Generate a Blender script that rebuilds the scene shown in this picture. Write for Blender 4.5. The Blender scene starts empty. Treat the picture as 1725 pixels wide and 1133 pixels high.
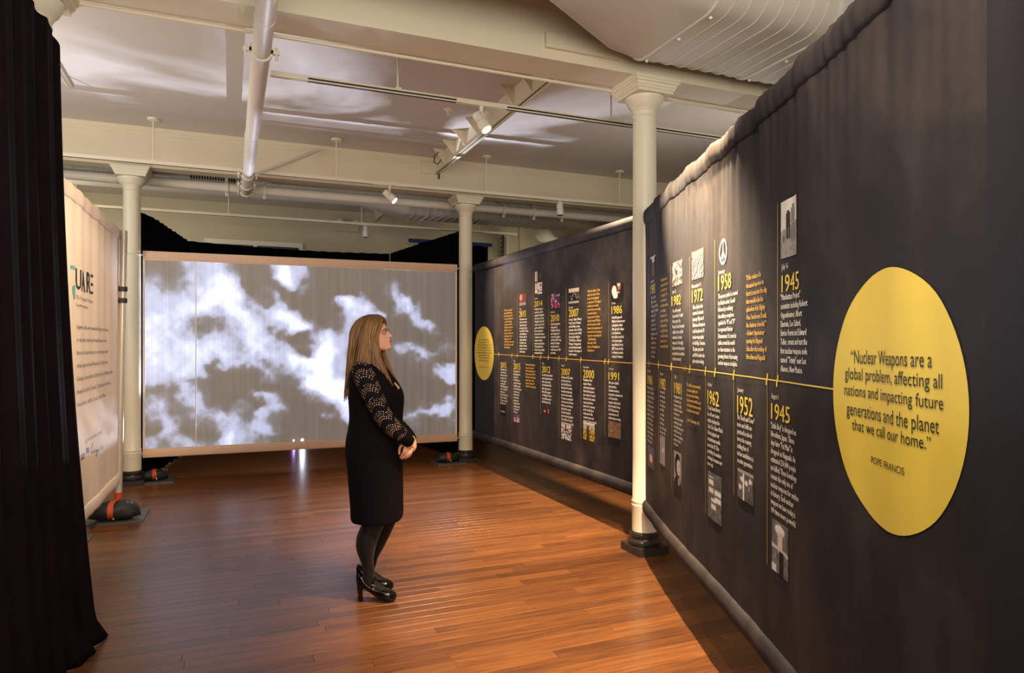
import bpy, math, random
import numpy as np
from mathutils import Vector, Matrix

random.seed(7)
rng = np.random.RandomState(11)
scene = bpy.context.scene
COL = scene.collection

# ------------------------------------------------------------------ camera
EYE = 1.52
YAW = math.radians(22.55)
FPX = 1150.0
HOR = 580.0
CX = 862.5
cam_d = bpy.data.cameras.new('camera')
cam_d.sensor_width = 36.0
cam_d.lens = FPX / 1725 * 36.0
cam_d.shift_y = (HOR - 566.5) / 1725
cam_d.clip_start = 0.05
cam = bpy.data.objects.new('camera', cam_d)
cam.location = (0, 0, EYE)
cam.rotation_euler = (math.pi / 2, 0, -YAW)
COL.objects.link(cam)
scene.camera = cam

FW = np.array([math.sin(YAW), math.cos(YAW)])
RT = np.array([math.cos(YAW), -math.sin(YAW)])

# ------------------------------------------------------------------ world, colour management
world = bpy.data.worlds.new('world')
scene.world = world
world.use_nodes = True
world.node_tree.nodes['Background'].inputs[0].default_value = (1.0, 0.86, 0.72, 1)
world.node_tree.nodes['Background'].inputs[1].default_value = 0.3
scene.view_settings.view_transform = 'Standard'
scene.view_settings.look = 'None'
scene.view_settings.exposure = 0.55
scene.view_settings.gamma = 1.0
scene.view_settings.use_curve_mapping = False
scene.cycles.max_bounces = 7
scene.cycles.diffuse_bounces = 4
scene.cycles.glossy_bounces = 3
scene.cycles.transparent_max_bounces = 12
scene.cycles.caustics_reflective = False
scene.cycles.caustics_refractive = False
scene.cycles.sample_clamp_indirect = 4.0

WARM = (1.0, 0.74, 0.48)

def aim(o, target):
    o.rotation_euler = (Vector(target) - o.location).to_track_quat('-Z', 'Y').to_euler()

def spot_light(loc, target, watts, angle, blend=0.3, color=WARM, radius=0.03):
    l = bpy.data.lights.new('spot_light', 'SPOT')
    l.energy = watts
    l.color = color
    l.spot_size = math.radians(angle)
    l.spot_blend = blend
    l.shadow_soft_size = radius
    o = bpy.data.objects.new('spot_light', l)
    o.location = loc
    aim(o, target)
    COL.objects.link(o)
    return o

def fill_light(loc, target, watts, sx, sy, color):
    l = bpy.data.lights.new('fill_light', 'AREA')
    l.shape = 'RECTANGLE'
    l.size = sx
    l.size_y = sy
    l.energy = watts
    l.color = color
    o = bpy.data.objects.new('fill_light', l)
    o.location = loc
    aim(o, target)
    COL.objects.link(o)
    return o

# added unseen fill lights brightening the ceiling, beams and front bays
fill_light((0.4, -1.2, 2.2), (0.9, 0.6, 4.2), 150, 3.0, 1.6, (1.0, 0.93, 0.82))
fill_light((-3.0, 5.6, 2.5), (-1.6, 6.0, 3.86), 60, 1.6, 3.0, (1.0, 0.93, 0.84))
fill_light((4.7, 5.4, 2.9), (4.0, 5.8, 3.86), 11, 1.4, 3.0, (1.0, 0.93, 0.82))
fill_light((0.8, 1.2, 3.3), (0.8, 2.6, 0.0), 22, 2.5, 1.0, (1.0, 0.88, 0.74))
# two more added fills, for the back wall beyond the screen
fill_light((5.0, 10.6, 2.6), (4.2, 12.5, 3.0), 5, 1.2, 1.2, (1.0, 0.88, 0.68))
fill_light((-2.6, 9.8, 2.6), (-1.2, 12.2, 3.0), 22, 1.5, 1.5, (1.0, 0.88, 0.68))
# unseen spots with no fixtures, most placed by inference, for banners and floor
SPOTS = [
    # (loc, target, watts, angle, blend)
    ((1.97, 2.62, 3.36), (2.15, 3.3, 0.0), 1000, 66, 0.85),
    ((0.6, 0.7, 3.35), (2.0, 2.2, 1.2), 120, 75, 0.8),
    ((2.90, 4.52, 3.30), (2.2, 5.9, 0.0), 1050, 62, 0.8),
    ((0.4, 3.4, 3.35), (-0.9, 5.9, 1.4), 270, 44, 0.8),
    ((1.3, 3.7, 3.35), (2.95, 5.8, 1.7), 190, 50, 0.9),  # added only to brighten the far banner
]
for s in SPOTS:
    spot_light(s[0], s[1], s[2], s[3], s[4])

# ------------------------------------------------------------------ materials
def srgb(r, g, b):
    def c(x):
        x /= 255.0
        return x / 12.92 if x <= 0.04045 else ((x + 0.055) / 1.055) ** 2.4
    return (c(r), c(g), c(b))

class NT:
    def __init__(self, name):
        self.m = bpy.data.materials.new(name)
        self.m.use_nodes = True
        self.t = self.m.node_tree
        self.b = self.t.nodes['Principled BSDF']
        self.out = self.t.nodes['Material Output']
    def n(self, typ, **kw):
        nd = self.t.nodes.new(typ)
        for k, v in kw.items():
            setattr(nd, k, v)
        return nd
    def l(self, a, b):
        self.t.links.new(a, b)
    def math(self, op, a, b=None, c=None, clamp=False):
        nd = self.n('ShaderNodeMath', operation=op)
        nd.use_clamp = clamp
        for i, x in enumerate((a, b, c)):
            if x is None:
                continue
            if isinstance(x, (int, float)):
                nd.inputs[i].default_value = x
            else:
                self.l(x, nd.inputs[i])
        return nd.outputs[0]
    def noise(self, vec, scale, detail=3, rough=0.5, dist=0.0):
        nd = self.n('ShaderNodeTexNoise')
        nd.inputs['Scale'].default_value = scale
        nd.inputs['Detail'].default_value = detail
        nd.inputs['Roughness'].default_value = rough
        nd.inputs['Distortion'].default_value = dist
        if vec is not None:
            self.l(vec, nd.inputs['Vector'])
        return nd.outputs[0]
    def mapping(self, vec, scale=(1, 1, 1), loc=(0, 0, 0), rot=(0, 0, 0)):
        nd = self.n('ShaderNodeMapping')
        nd.inputs['Scale'].default_value = scale
        nd.inputs['Location'].default_value = loc
        nd.inputs['Rotation'].default_value = rot
        self.l(vec, nd.inputs['Vector'])
        return nd.outputs[0]
    def ramp(self, fac, stops):
        nd = self.n('ShaderNodeValToRGB')
        e = nd.color_ramp.elements
        while len(e) < len(stops):
            e.new(0.5)
        for i, (p, c) in enumerate(stops):
            e[i].position = p
            e[i].color = tuple(c) + (1,)
        self.l(fac, nd.inputs[0])
        return nd.outputs[0]
    def mix(self, fac, a, b, blend='MIX'):
        nd = self.n('ShaderNodeMix', data_type='RGBA', blend_type=blend)
        for i, x in ((0, fac), (6, a), (7, b)):
            if isinstance(x, (int, float)):
                nd.inputs[i].default_value = x
            elif isinstance(x, tuple):
                nd.inputs[i].default_value = x + (1,)
            else:
                self.l(x, nd.inputs[i])
        return nd.outputs[2]
    def bump(self, h, strength=0.2, dist=0.01):
        nd = self.n('ShaderNodeBump')
        nd.inputs['Strength'].default_value = strength
        nd.inputs['Distance'].default_value = dist
        self.l(h, nd.inputs['Height'])
        self.l(nd.outputs[0], self.b.inputs['Normal'])
    @property
    def obj(self):
        return self.n('ShaderNodeTexCoord').outputs['Object']
    @property
    def gen(self):
        return self.n('ShaderNodeNewGeometry').outputs['Position']

def simple(name, color, rough=0.5, metal=0.0, var=0.06, scale=8, bump=0.0, spec=0.5, sheen=0.0):
    t = NT(name)
    nz = t.noise(t.gen, scale, 4, 0.6)
    c = t.mix(nz, tuple(x * (1 - var * 2) for x in color), tuple(min(1, x * (1 + var * 2)) for x in color))
    t.l(c, t.b.inputs['Base Color'])
    t.b.inputs['Roughness'].default_value = rough
    t.b.inputs['Metallic'].default_value = metal
    t.b.inputs['Specular IOR Level'].default_value = spec
    if sheen:
        t.b.inputs['Sheen Weight'].default_value = sheen
    if bump:
        t.bump(t.noise(t.gen, scale * 6, 4, 0.6), bump, 0.004)
    return t.m

M = {}
M['ceiling'] = simple('ceiling_paint', srgb(205, 196, 188), 0.75, var=0.02, scale=1.2, bump=0.15)
M['beam'] = simple('beam_paint', srgb(222, 212, 186), 0.55, var=0.02, scale=1.5, bump=0.08)
M['wall'] = simple('wall_paint', srgb(200, 192, 165), 0.75, var=0.03, scale=1.0, bump=0.1)
M['column'] = simple('column_paint', srgb(230, 224, 200), 0.38, var=0.015, scale=3, bump=0.05)
M['pipe'] = simple('pipe_paint', srgb(222, 214, 200), 0.5, var=0.02, scale=3)
M['duct'] = simple('duct_paint', srgb(208, 204, 192), 0.42, metal=0.15, var=0.03, scale=2)
M['track'] = simple('track_paint', srgb(228, 220, 198), 0.4, var=0.01)
M['black_iron'] = simple('black_iron', srgb(42, 38, 34), 0.28, var=0.1, scale=12)
M['plinth'] = simple('plinth_stone', srgb(46, 42, 38), 0.45, var=0.1, scale=9)
M['grille'] = simple('dark_grille', srgb(46, 42, 38), 0.6)
M['glass_dark'] = simple('dark_glass', srgb(50, 52, 46), 0.2)
M['velvet'] = simple('black_velvet', srgb(26, 20, 21), 1.0, var=0.25, scale=5, spec=0.03)
M['drape'] = simple('black_drape', srgb(7, 7, 8), 1.0, var=0.1, scale=5, spec=0.03)
M['blue_pole'] = simple('blue_pole', srgb(28, 42, 110), 0.5)
M['white_pole'] = simple('aluminium_pole', srgb(205, 198, 186), 0.35, metal=0.35)
M['steel_plate'] = simple('steel_plate', srgb(98, 104, 104), 0.42, metal=0.5, var=0.08, scale=14)
M['bag'] = simple('bag_cloth', srgb(34, 34, 34), 0.6, var=0.2, scale=40, bump=0.3)
M['orange'] = simple('orange_webbing', srgb(190, 72, 26), 0.6, var=0.12, scale=30)
M['white_plastic'] = simple('white_plastic', srgb(228, 222, 206), 0.35)
M['white_trim'] = simple('white_trim', srgb(235, 232, 218), 0.5)
M['skin'] = simple('skin', srgb(228, 170, 138), 0.5, var=0.05, scale=14, spec=0.35)
M['lips'] = simple('lips', srgb(176, 66, 54), 0.4)
M['tights'] = simple('black_tights', srgb(21, 15, 14), 0.7, var=0.2, scale=9, spec=0.2, sheen=0.1)
M['dress'] = simple('black_dress', srgb(16, 14, 15), 0.85, var=0.15, scale=20, spec=0.1, bump=0.2)
M['patent'] = simple('patent_leather', srgb(8, 7, 8), 0.12)
M['buckle'] = simple('buckle_metal', srgb(190, 165, 120), 0.25, metal=0.9)
M['eye'] = simple('eye', srgb(225, 215, 205), 0.2)
M['iris'] = simple('iris', srgb(40, 30, 24), 0.2)
M['brow'] = simple('brow_hair', srgb(66, 40, 26), 0.7)
M['badge'] = simple('badge_card', srgb(225, 200, 150), 0.4)
M['badge_print'] = simple('badge_print', srgb(120, 90, 50), 0.5)
M['print_white'] = simple('white_print', srgb(244, 240, 234), 0.7, var=0.01)
M['print_yellow'] = simple('yellow_print', srgb(238, 212, 84), 0.7, var=0.03)
M['print_gold'] = simple('gold_print', srgb(232, 186, 74), 0.7, var=0.03)
M['print_line'] = simple('line_print', srgb(150, 128, 52), 0.7, var=0.03)
M['print_pale_line'] = simple('pale_line_print', srgb(150, 130, 98), 0.7, var=0.03)
M['print_black'] = simple('black_print', srgb(28, 24, 22), 0.7, var=0.03)
M['print_grey'] = simple('grey_print', srgb(120, 108, 96), 0.7, var=0.03)
M['print_teal'] = simple('teal_print', srgb(105, 195, 198), 0.7, var=0.03)
M['print_orange'] = simple('orange_print', srgb(216, 110, 30), 0.7, var=0.03)
M['string'] = simple('white_string', srgb(225, 220, 205), 0.6)
M['slot'] = simple('track_slot', srgb(24, 20, 18), 0.5)

def cloth_print(name):
    """dark printed fabric: smoky brown clouds on near black with a fine weave"""
    t = NT(name)
    v = t.gen
    a = t.noise(t.mapping(v, (0.9, 0.9, 0.7)), 1.0, 5, 0.62, 0.6)
    b = t.noise(t.mapping(v, (1, 1, 0.6), (3, 1, 5)), 6.0, 4, 0.65, 0.3)
    f = t.math('ADD', t.math('MULTIPLY', a, 0.75), t.math('MULTIPLY', b, 0.25))
    c = t.ramp(f, [(0.30, srgb(32, 32, 36)), (0.44, srgb(45, 43, 46)), (0.56, srgb(68, 62, 60)), (0.70, srgb(100, 88, 78))])
    t.l(c, t.b.inputs['Base Color'])
    t.b.inputs['Roughness'].default_value = 0.8
    t.b.inputs['Specular IOR Level'].default_value = 0.2
    t.bump(t.noise(v, 900, 2, 0.5), 0.15, 0.001)
    return t.m
M['cloth_print'] = cloth_print('printed_cloth')
M['blue_cloth'] = simple('blue_black_cloth', srgb(42, 41, 48), 0.8, var=0.14, scale=2.0, spec=0.2)

def cream_cloth(name, col):
    t = NT(name)
    v = t.gen
    w = t.noise(t.mapping(v, (60, 60, 1.0)), 1.0, 3, 0.5)
    c = t.mix(w, tuple(x * 0.94 for x in col), tuple(min(1, x * 1.05) for x in col))
    t.l(c, t.b.inputs['Base Color'])
    t.b.inputs['Roughness'].default_value = 0.8
    t.b.inputs['Specular IOR Level'].default_value = 0.2
    t.bump(w, 0.15, 0.003)
    return t.m
M['cream_cloth'] = cream_cloth('cream_cloth', srgb(244, 230, 212))
M['hem_cloth'] = cream_cloth('hem_cloth', srgb(226, 192, 164))

def wood(name):
    t = NT(name)
    v = t.gen
    tint = t.n('ShaderNodeAttribute', attribute_name='tint')
    off = t.n('ShaderNodeVectorMath', operation='MULTIPLY_ADD')
    t.l(tint.outputs['Color'], off.inputs[0])
    off.inputs[1].default_value = (7, 13, 0)
    t.l(v, off.inputs[2])
    g1 = t.noise(t.mapping(off.outputs[0], (1.6, 26, 1)), 1.6, 5, 0.65, 0.2)
    g2 = t.noise(t.mapping(off.outputs[0], (5.0, 130, 1)), 1.2, 3, 0.6)
    broad = t.noise(t.mapping(v, (0.8, 1.6, 1)), 1.0, 2, 0.5)
    f = t.math('ADD', t.math('MULTIPLY', g1, 0.55), t.math('MULTIPLY', g2, 0.2))
    f = t.math('ADD', f, t.math('MULTIPLY', tint.outputs['Fac'], 0.20))
    f = t.math('ADD', f, t.math('MULTIPLY', broad, 0.10))
    c = t.ramp(f, [(0.28, srgb(54, 30, 18)), (0.46, srgb(94, 57, 32)), (0.60, srgb(120, 75, 40)), (0.80, srgb(152, 100, 56))])
    t.l(c, t.b.inputs['Base Color'])
    r = t.math('MULTIPLY_ADD', g1, 0.10, 0.24)
    t.l(r, t.b.inputs['Roughness'])
    t.b.inputs['Specular IOR Level'].default_value = 0.45
    t.bump(g2, 0.05, 0.002)
    return t.m
M['wood'] = wood('floor_wood')
M['gap'] = simple('floor_gap', srgb(40, 20, 12), 0.6)

def vcol(name, rough=0.7, attr='col'):
    t = NT(name)
    a = t.n('ShaderNodeAttribute', attribute_name=attr)
    t.l(a.outputs['Color'], t.b.inputs['Base Color'])
    t.b.inputs['Roughness'].default_value = rough
    t.b.inputs['Specular IOR Level'].default_value = 0.2
    return t.m
M['photo'] = vcol('photo_print')

def screen_mat():
    """thin cloth lit from behind by a projector: it gives off the picture and lets some light through"""
    t = NT('projection_cloth')
    a = t.n('ShaderNodeAttribute', attribute_name='col')
    w = t.noise(t.mapping(t.gen, (45, 1, 0.8)), 1.0, 3, 0.5)
    base = t.mix(w, srgb(160, 150, 138), srgb(188, 178, 165))
    t.l(base, t.b.inputs['Base Color'])
    t.b.inputs['Roughness'].default_value = 0.85
    t.b.inputs['Specular IOR Level'].default_value = 0.1
    t.l(a.outputs['Color'], t.b.inputs['Emission Color'])
    geo = t.n('ShaderNodeNewGeometry')     # the picture leaves the cloth on the audience's side
    front = t.math('SUBTRACT', 1.0, geo.outputs['Backfacing'])
    t.l(t.math('MULTIPLY', t.math('MULTIPLY_ADD', w, 0.36, 1.10), front), t.b.inputs['Emission Strength'])
    tr = t.n('ShaderNodeBsdfTransparent')
    mx = t.n('ShaderNodeMixShader')
    mx.inputs[0].default_value = 0.38
    t.l(t.b.outputs[0], mx.inputs[1])
    t.l(tr.outputs[0], mx.inputs[2])
    t.l(mx.outputs[0], t.out.inputs['Surface'])
    return t.m
M['screen'] = screen_mat()

def emit(name, color, s):
    t = NT(name)
    t.b.inputs['Base Color'].default_value = tuple(color) + (1,)
    t.b.inputs['Emission Color'].default_value = tuple(color) + (1,)
    t.b.inputs['Emission Strength'].default_value = s
    return t.m
M['lamp_glow'] = emit('lamp_glow', (1.0, 0.85, 0.6), 14)
M['lens_glow'] = emit('lens_glow', (0.75, 0.82, 1.0), 450)
M['led_glow'] = emit('led_glow', (0.6, 0.35, 1.0), 60)

def hair_mat():
    t = NT('hair')
    a = t.n('ShaderNodeUVMap')
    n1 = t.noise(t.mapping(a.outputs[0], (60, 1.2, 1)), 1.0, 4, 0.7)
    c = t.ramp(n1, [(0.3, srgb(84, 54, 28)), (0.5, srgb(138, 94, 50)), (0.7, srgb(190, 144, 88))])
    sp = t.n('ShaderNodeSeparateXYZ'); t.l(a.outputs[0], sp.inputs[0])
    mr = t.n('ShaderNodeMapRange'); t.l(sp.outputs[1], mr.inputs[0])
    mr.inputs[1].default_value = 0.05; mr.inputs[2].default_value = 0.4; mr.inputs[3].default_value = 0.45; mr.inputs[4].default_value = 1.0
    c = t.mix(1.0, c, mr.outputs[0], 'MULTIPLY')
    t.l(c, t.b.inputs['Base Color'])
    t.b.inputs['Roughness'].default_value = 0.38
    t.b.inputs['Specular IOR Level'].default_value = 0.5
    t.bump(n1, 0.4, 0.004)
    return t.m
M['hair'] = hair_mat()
M['hair_inner_shade'] = simple('hair_inner_shade', srgb(62, 40, 22), 0.6, var=0.1, scale=30)  # darker brown shell, painted in as the shade inside the hair

def lace_mat():
    """black open-work knit: scalloped rows of small holes through which the skin shows"""
    t = NT('lace')
    uv = t.n('ShaderNodeSeparateXYZ')
    t.l(t.n('ShaderNodeUVMap').outputs[0], uv.inputs[0])
    u, v = uv.outputs[0], uv.outputs[1]     # u around 0..1, v along the sleeve in bands
    sc = t.math('ABSOLUTE', t.math('SINE', t.math('MULTIPLY', u, 4 * math.pi)))
    vv = t.math('ADD', v, t.math('MULTIPLY', sc, 0.32))
    band = t.math('FRACT', vv)
    inb = t.math('MULTIPLY', t.math('GREATER_THAN', band, 0.22), t.math('LESS_THAN', band, 0.80))
    gu = t.math('FRACT', t.math('MULTIPLY', u, 44))
    row = t.math('MULTIPLY', vv, 6)
    gu2 = t.math('FRACT', t.math('ADD', t.math('MULTIPLY', u, 30), t.math('MULTIPLY', t.math('FLOOR', row), 0.5)))
    gv = t.math('FRACT', row)
    du = t.math('ABSOLUTE', t.math('SUBTRACT', gu2, 0.5))
    dv = t.math('ABSOLUTE', t.math('SUBTRACT', gv, 0.5))
    dot = t.math('MULTIPLY', t.math('LESS_THAN', du, 0.17), t.math('LESS_THAN', dv, 0.23))
    f = t.math('MULTIPLY', dot, inb)
    n = t.noise(t.gen, 90, 1)
    f = t.math('MULTIPLY', f, t.math('GREATER_THAN', n, 0.43))
    c = t.mix(f, srgb(18, 15, 16), srgb(235, 195, 172))
    t.l(c, t.b.inputs['Base Color'])
    t.b.inputs['Roughness'].default_value = 0.8
    t.b.inputs['Specular IOR Level'].default_value = 0.15
    return t.m
M['lace'] = lace_mat()

# ------------------------------------------------------------------ building helpers
def world_xy(px, d):
    r = (px - CX) / FPX * d
    p = FW * d + RT * r
    return float(p[0]), float(p[1])

def set_props(o, label=None, cat=None, group=None, kind=None):
    if label: o['label'] = label
    if cat: o['category'] = cat
    if group: o['group'] = group
    if kind: o['kind'] = kind
    return o

def thing(name, label, cat, loc=(0, 0, 0), rotz=0.0, group=None, kind=None):
    o = bpy.data.objects.new(name, None)
    COL.objects.link(o)
    o.empty_display_size = 0.1
    o.location = loc
    o.rotation_euler = (0, 0, rotz)
    set_props(o, label, cat, group, kind)
    return o

class G:
    """collects shapes in world coordinates (or in the parent's, with local=True)"""
    def __init__(self):
        self.v, self.f, self.uv, self.mi = [], [], None, []
        self.cur = 0
    def add(self, vs, fs, mi=None):
        b = len(self.v)
        self.v += [tuple(map(float, p)) for p in vs]
        self.f += [tuple(b + i for i in f) for f in fs]
        self.mi += [self.cur if mi is None else mi] * len(fs)
        return b
    def box(self, a, b):
        (x0, y0, z0), (x1, y1, z1) = a, b
        x0, x1 = min(x0, x1), max(x0, x1); y0, y1 = min(y0, y1), max(y0, y1); z0, z1 = min(z0, z1), max(z0, z1)
        self.add([(x0, y0, z0), (x1, y0, z0), (x1, y1, z0), (x0, y1, z0), (x0, y0, z1), (x1, y0, z1), (x1, y1, z1), (x0, y1, z1)],
                 [(0, 3, 2, 1), (4, 5, 6, 7), (0, 1, 5, 4), (1, 2, 6, 5), (2, 3, 7, 6), (3, 0, 4, 7)])
        return self
    def obox(self, c, ax, half):
        """oriented box: ax = three unit axes"""
        c = np.array(c, float); ax = [np.array(a, float) for a in ax]
        vs = []
        for sz in (-1, 1):
            for sx, sy in ((-1, -1), (1, -1), (1, 1), (-1, 1)):
                vs.append(c + ax[0] * half[0] * sx + ax[1] * half[1] * sy + ax[2] * half[2] * sz)
        self.add(vs, [(0, 3, 2, 1), (4, 5, 6, 7), (0, 1, 5, 4), (1, 2, 6, 5), (2, 3, 7, 6), (3, 0, 4, 7)])
        return self
    def tube(self, pts, rad, n=12, cap=True, flat=None):
        """swept circle; rad may be a list; flat=(axis, k) squeezes along an axis"""
        P = [np.array(p, float) for p in pts]
        R = rad if hasattr(rad, '__len__') else [rad] * len(P)
        vs = []
        prev = None
        for i, p in enumerate(P):
            t = (P[min(i + 1, len(P) - 1)] - P[max(i - 1, 0)])
            t = t / (np.linalg.norm(t) + 1e-12)
            if prev is None:
                a = np.array([0, 0, 1.0]) if abs(t[2]) < 0.9 else np.array([1.0, 0, 0])
                u = np.cross(a, t)
            else:
                u = prev - t * np.dot(prev, t)
            u /= np.linalg.norm(u) + 1e-12
            prev = u
            w = np.cross(t, u)
            for k in range(n):
                th = 2 * math.pi * k / n
                q = (u * math.cos(th) + w * math.sin(th)) * R[i]
                if flat is not None:
                    ax = np.array(flat[0], float)
                    q = q - ax * np.dot(q, ax) * (1 - flat[1])
                vs.append(p + q)
        fs = []
        for i in range(len(P) - 1):
            for k in range(n):
                k2 = (k + 1) % n
                fs.append((i * n + k, i * n + k2, (i + 1) * n + k2, (i + 1) * n + k))
        if cap:
            fs.append(tuple(range(n - 1, -1, -1)))
            fs.append(tuple((len(P) - 1) * n + k for k in range(n)))
        self.add(vs, fs)
        return self
    def lathe(self, c, prof, n=32, axis='z'):
        vs, fs = [], []
        for r, z in prof:
            for k in range(n):
                th = 2 * math.pi * k / n
                a, b = r * math.cos(th), r * math.sin(th)
                if axis == 'z': vs.append((c[0] + a, c[1] + b, c[2] + z))
                elif axis == 'y': vs.append((c[0] + a, c[1] + z, c[2] + b))
                else: vs.append((c[0] + z, c[1] + a, c[2] + b))
        m = len(prof)
        for i in range(m - 1):
            for k in range(n):
                k2 = (k + 1) % n
                fs.append((i * n + k, i * n + k2, (i + 1) * n + k2, (i + 1) * n + k))
        fs.append(tuple(range(n - 1, -1, -1)))
        fs.append(tuple((m - 1) * n + k for k in range(n)))
        self.add(vs, fs)
        return self
    def prism(self, poly, ext):
        """poly: 3d points, extruded by vector ext"""
        n = len(poly)
        e = np.array(ext, float)
        vs = [np.array(p, float) for p in poly] + [np.array(p, float) + e for p in poly]
        fs = [tuple(range(n - 1, -1, -1)), tuple(n + k for k in range(n))]
        for k in range(n):
            k2 = (k + 1) % n
            fs.append((k, k2, n + k2, n + k))
        self.add(vs, fs)
        return self
    def loft(self, rings, cap=True):
        n = len(rings[0])
        vs = [p for r in rings for p in r]
        fs = []
        for i in range(len(rings) - 1):
            for k in range(n):
                k2 = (k + 1) % n
                fs.append((i * n + k, i * n + k2, (i + 1) * n + k2, (i + 1) * n + k))
        if cap:
            fs.append(tuple(range(n - 1, -1, -1)))
            fs.append(tuple((len(rings) - 1) * n + k for k in range(n)))
        self.add(vs, fs)
        return self
    def ell(self, c, r, n=16, m=10, rot=None):
        vs, fs = [], []
        R = np.array(rot) if rot is not None else np.eye(3)
        for i in range(m + 1):
            ph = math.pi * i / m
            for k in range(n):
                th = 2 * math.pi * k / n
                q = np.array([r[0] * math.sin(ph) * math.cos(th), r[1] * math.sin(ph) * math.sin(th), r[2] * math.cos(ph)])
                vs.append(np.array(c) + R @ q)
        for i in range(m):
            for k in range(n):
                k2 = (k + 1) % n
                fs.append((i * n + k, (i + 1) * n + k, (i + 1) * n + k2, i * n + k2))
        self.add(vs, fs)
        return self
    def build(self, name, mat, parent=None, smooth=True, label=None, local=False, angle=35, kind=None, cat=None, group=None):
        me = bpy.data.meshes.new(name)
        v = np.array(self.v)
        if parent is not None and not local:
            pl = parent
            off = np.zeros(3)
            while pl is not None:
                off += np.array(pl.location)
                pl = pl.parent
            v = v - off
        me.from_pydata(v.tolist(), [], self.f)
        mats = mat if isinstance(mat, (list, tuple)) else [mat]
        for m_ in mats:
            me.materials.append(M[m_] if isinstance(m_, str) else m_)
        if len(mats) > 1:
            me.polygons.foreach_set('material_index', self.mi)
        if smooth:
            me.polygons.foreach_set('use_smooth', [True] * len(me.polygons))
            me.set_sharp_from_angle(angle=math.radians(angle))
        me.update()
        o = bpy.data.objects.new(name, me)
        COL.objects.link(o)
        if parent is not None:
            o.parent = parent
        set_props(o, label, cat, group, kind)
        return o

def copy_tree(o, parent=None):
    c = o.copy()
    COL.objects.link(c)
    if parent is not None:
        c.parent = parent
        c.matrix_parent_inverse = o.matrix_parent_inverse
    for ch in list(o.children):
        copy_tree(ch, c)
    return c
# ================================================================== THE SETTING
CEIL = 3.86
BEAM_Z = 3.43
COLZ = 3.43
X0, X1, Y0, Y1 = -5.2, 6.3, -4.5, 12.2

def floor():
    root = thing('floor', None, None, (0, 0, 0), kind='structure')
    g = G().box((X0, Y0, -0.1), (X1, Y1, -0.012))
    g.build('subfloor', 'gap', root, smooth=False)
    W = 0.083
    r = random.Random(5)
    boards = []
    y = Y0
    while y < Y1:
        x = X0 - r.random() * 1.5
        while x < X1:
            L = r.choice([0.9, 1.2, 1.5, 1.83])
            xa, xb = max(x, X0), min(x + L, X1)
            if xb - xa > 0.02:
                boards.append((xa, xb, y, min(y + W, Y1), r.random(), r.random(), r.uniform(0, 0.0006)))
            x += L
        y += W
    def score(b):
        cx, cy = (b[0] + b[1]) / 2, (b[2] + b[3]) / 2
        d = cx * FW[0] + cy * FW[1]
        rr = cx * RT[0] + cy * RT[1]
        if d < 2.9 or cx < -1.3 or cx > 3.3 or abs(rr / d) > 0.9:
            return 1e6 + d
        return d
    boards.sort(key=score)
    gap = 0.0007
    def one(b, g, tints):
        xa, xb, ya, yb, t1, t2, h = b
        e = 0.0004
        z = -0.0006 + h * 0.15
        xa += gap; xb -= gap; ya += gap; yb -= gap
        vs = [(xa, ya, -0.013), (xb, ya, -0.013), (xb, yb, -0.013), (xa, yb, -0.013),
              (xa, ya, z - e), (xb, ya, z - e), (xb, yb, z - e), (xa, yb, z - e),
              (xa + e, ya + e, z), (xb - e, ya + e, z), (xb - e, yb - e, z), (xa + e, yb - e, z)]
        fs = []
        for k in range(4):
            k2 = (k + 1) % 4
            fs.append((k, k2, 4 + k2, 4 + k)); fs.append((4 + k, 4 + k2, 8 + k2, 8 + k))
        fs.append((8, 9, 10, 11))
        g.add(vs, fs)
        tints += [(t1, t2, t1)] * 12
    def finish(o, tints):
        ca = o.data.color_attributes.new('tint', 'FLOAT_COLOR', 'POINT')
        a = np.ones((len(tints), 4), np.float32); a[:, :3] = tints
        ca.data.foreach_set('color', a.ravel())
    for b in boards[:300]:
        g = G(); t = []
        one(b, g, t)
        finish(g.build('floorboard', 'wood', root, smooth=False), t)
    g = G(); t = []
    for b in boards[300:]:
        one(b, g, t)
    finish(g.build('floorboards', 'wood', root, smooth=False, kind='stuff'), t)
floor()

G().box((X0, Y0, CEIL), (X1, Y1, CEIL + 0.12)).build('ceiling', 'ceiling', smooth=False, kind='structure')
G().box((X0 - 0.15, Y1, -0.1), (X1 + 0.15, Y1 + 0.15, CEIL)).build('wall_back', 'wall', smooth=False, kind='structure')
G().box((X0 - 0.15, Y0, -0.1), (X0, Y1, CEIL)).build('wall_left', 'wall', smooth=False, kind='structure')
G().box((X1, Y0, -0.1), (X1 + 0.15, Y1, CEIL)).build('wall_right', 'wall', smooth=False, kind='structure')
G().box((X0 - 0.15, Y0 - 0.15, -0.1), (X1 + 0.15, Y0, CEIL)).build('wall_front', 'wall', smooth=False, kind='structure')

BEAMS = [4.27, 8.44]
def beam(n, yc, w=0.14):
    g = G()
    g.box((X0, yc - w, BEAM_Z), (X1, yc + w, CEIL))
    # crown fillets under the ceiling and a bead along the lower edges
    for s in (-1, 1):
        g.box((X0, yc + s * w, CEIL - 0.05), (X1, yc + s * (w + 0.012), CEIL))
        g.box((X0, yc + s * w, CEIL - 0.085), (X1, yc + s * (w + 0.006), CEIL - 0.05))
        g.box((X0, yc + s * w, BEAM_Z), (X1, yc + s * (w + 0.006), BEAM_Z + 0.018))
    g.build('trim_%d' % n, 'beam', smooth=False, kind='structure')
beam(1, BEAMS[0]); beam(2, 8.39, 0.09); beam(3, -0.1)

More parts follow.
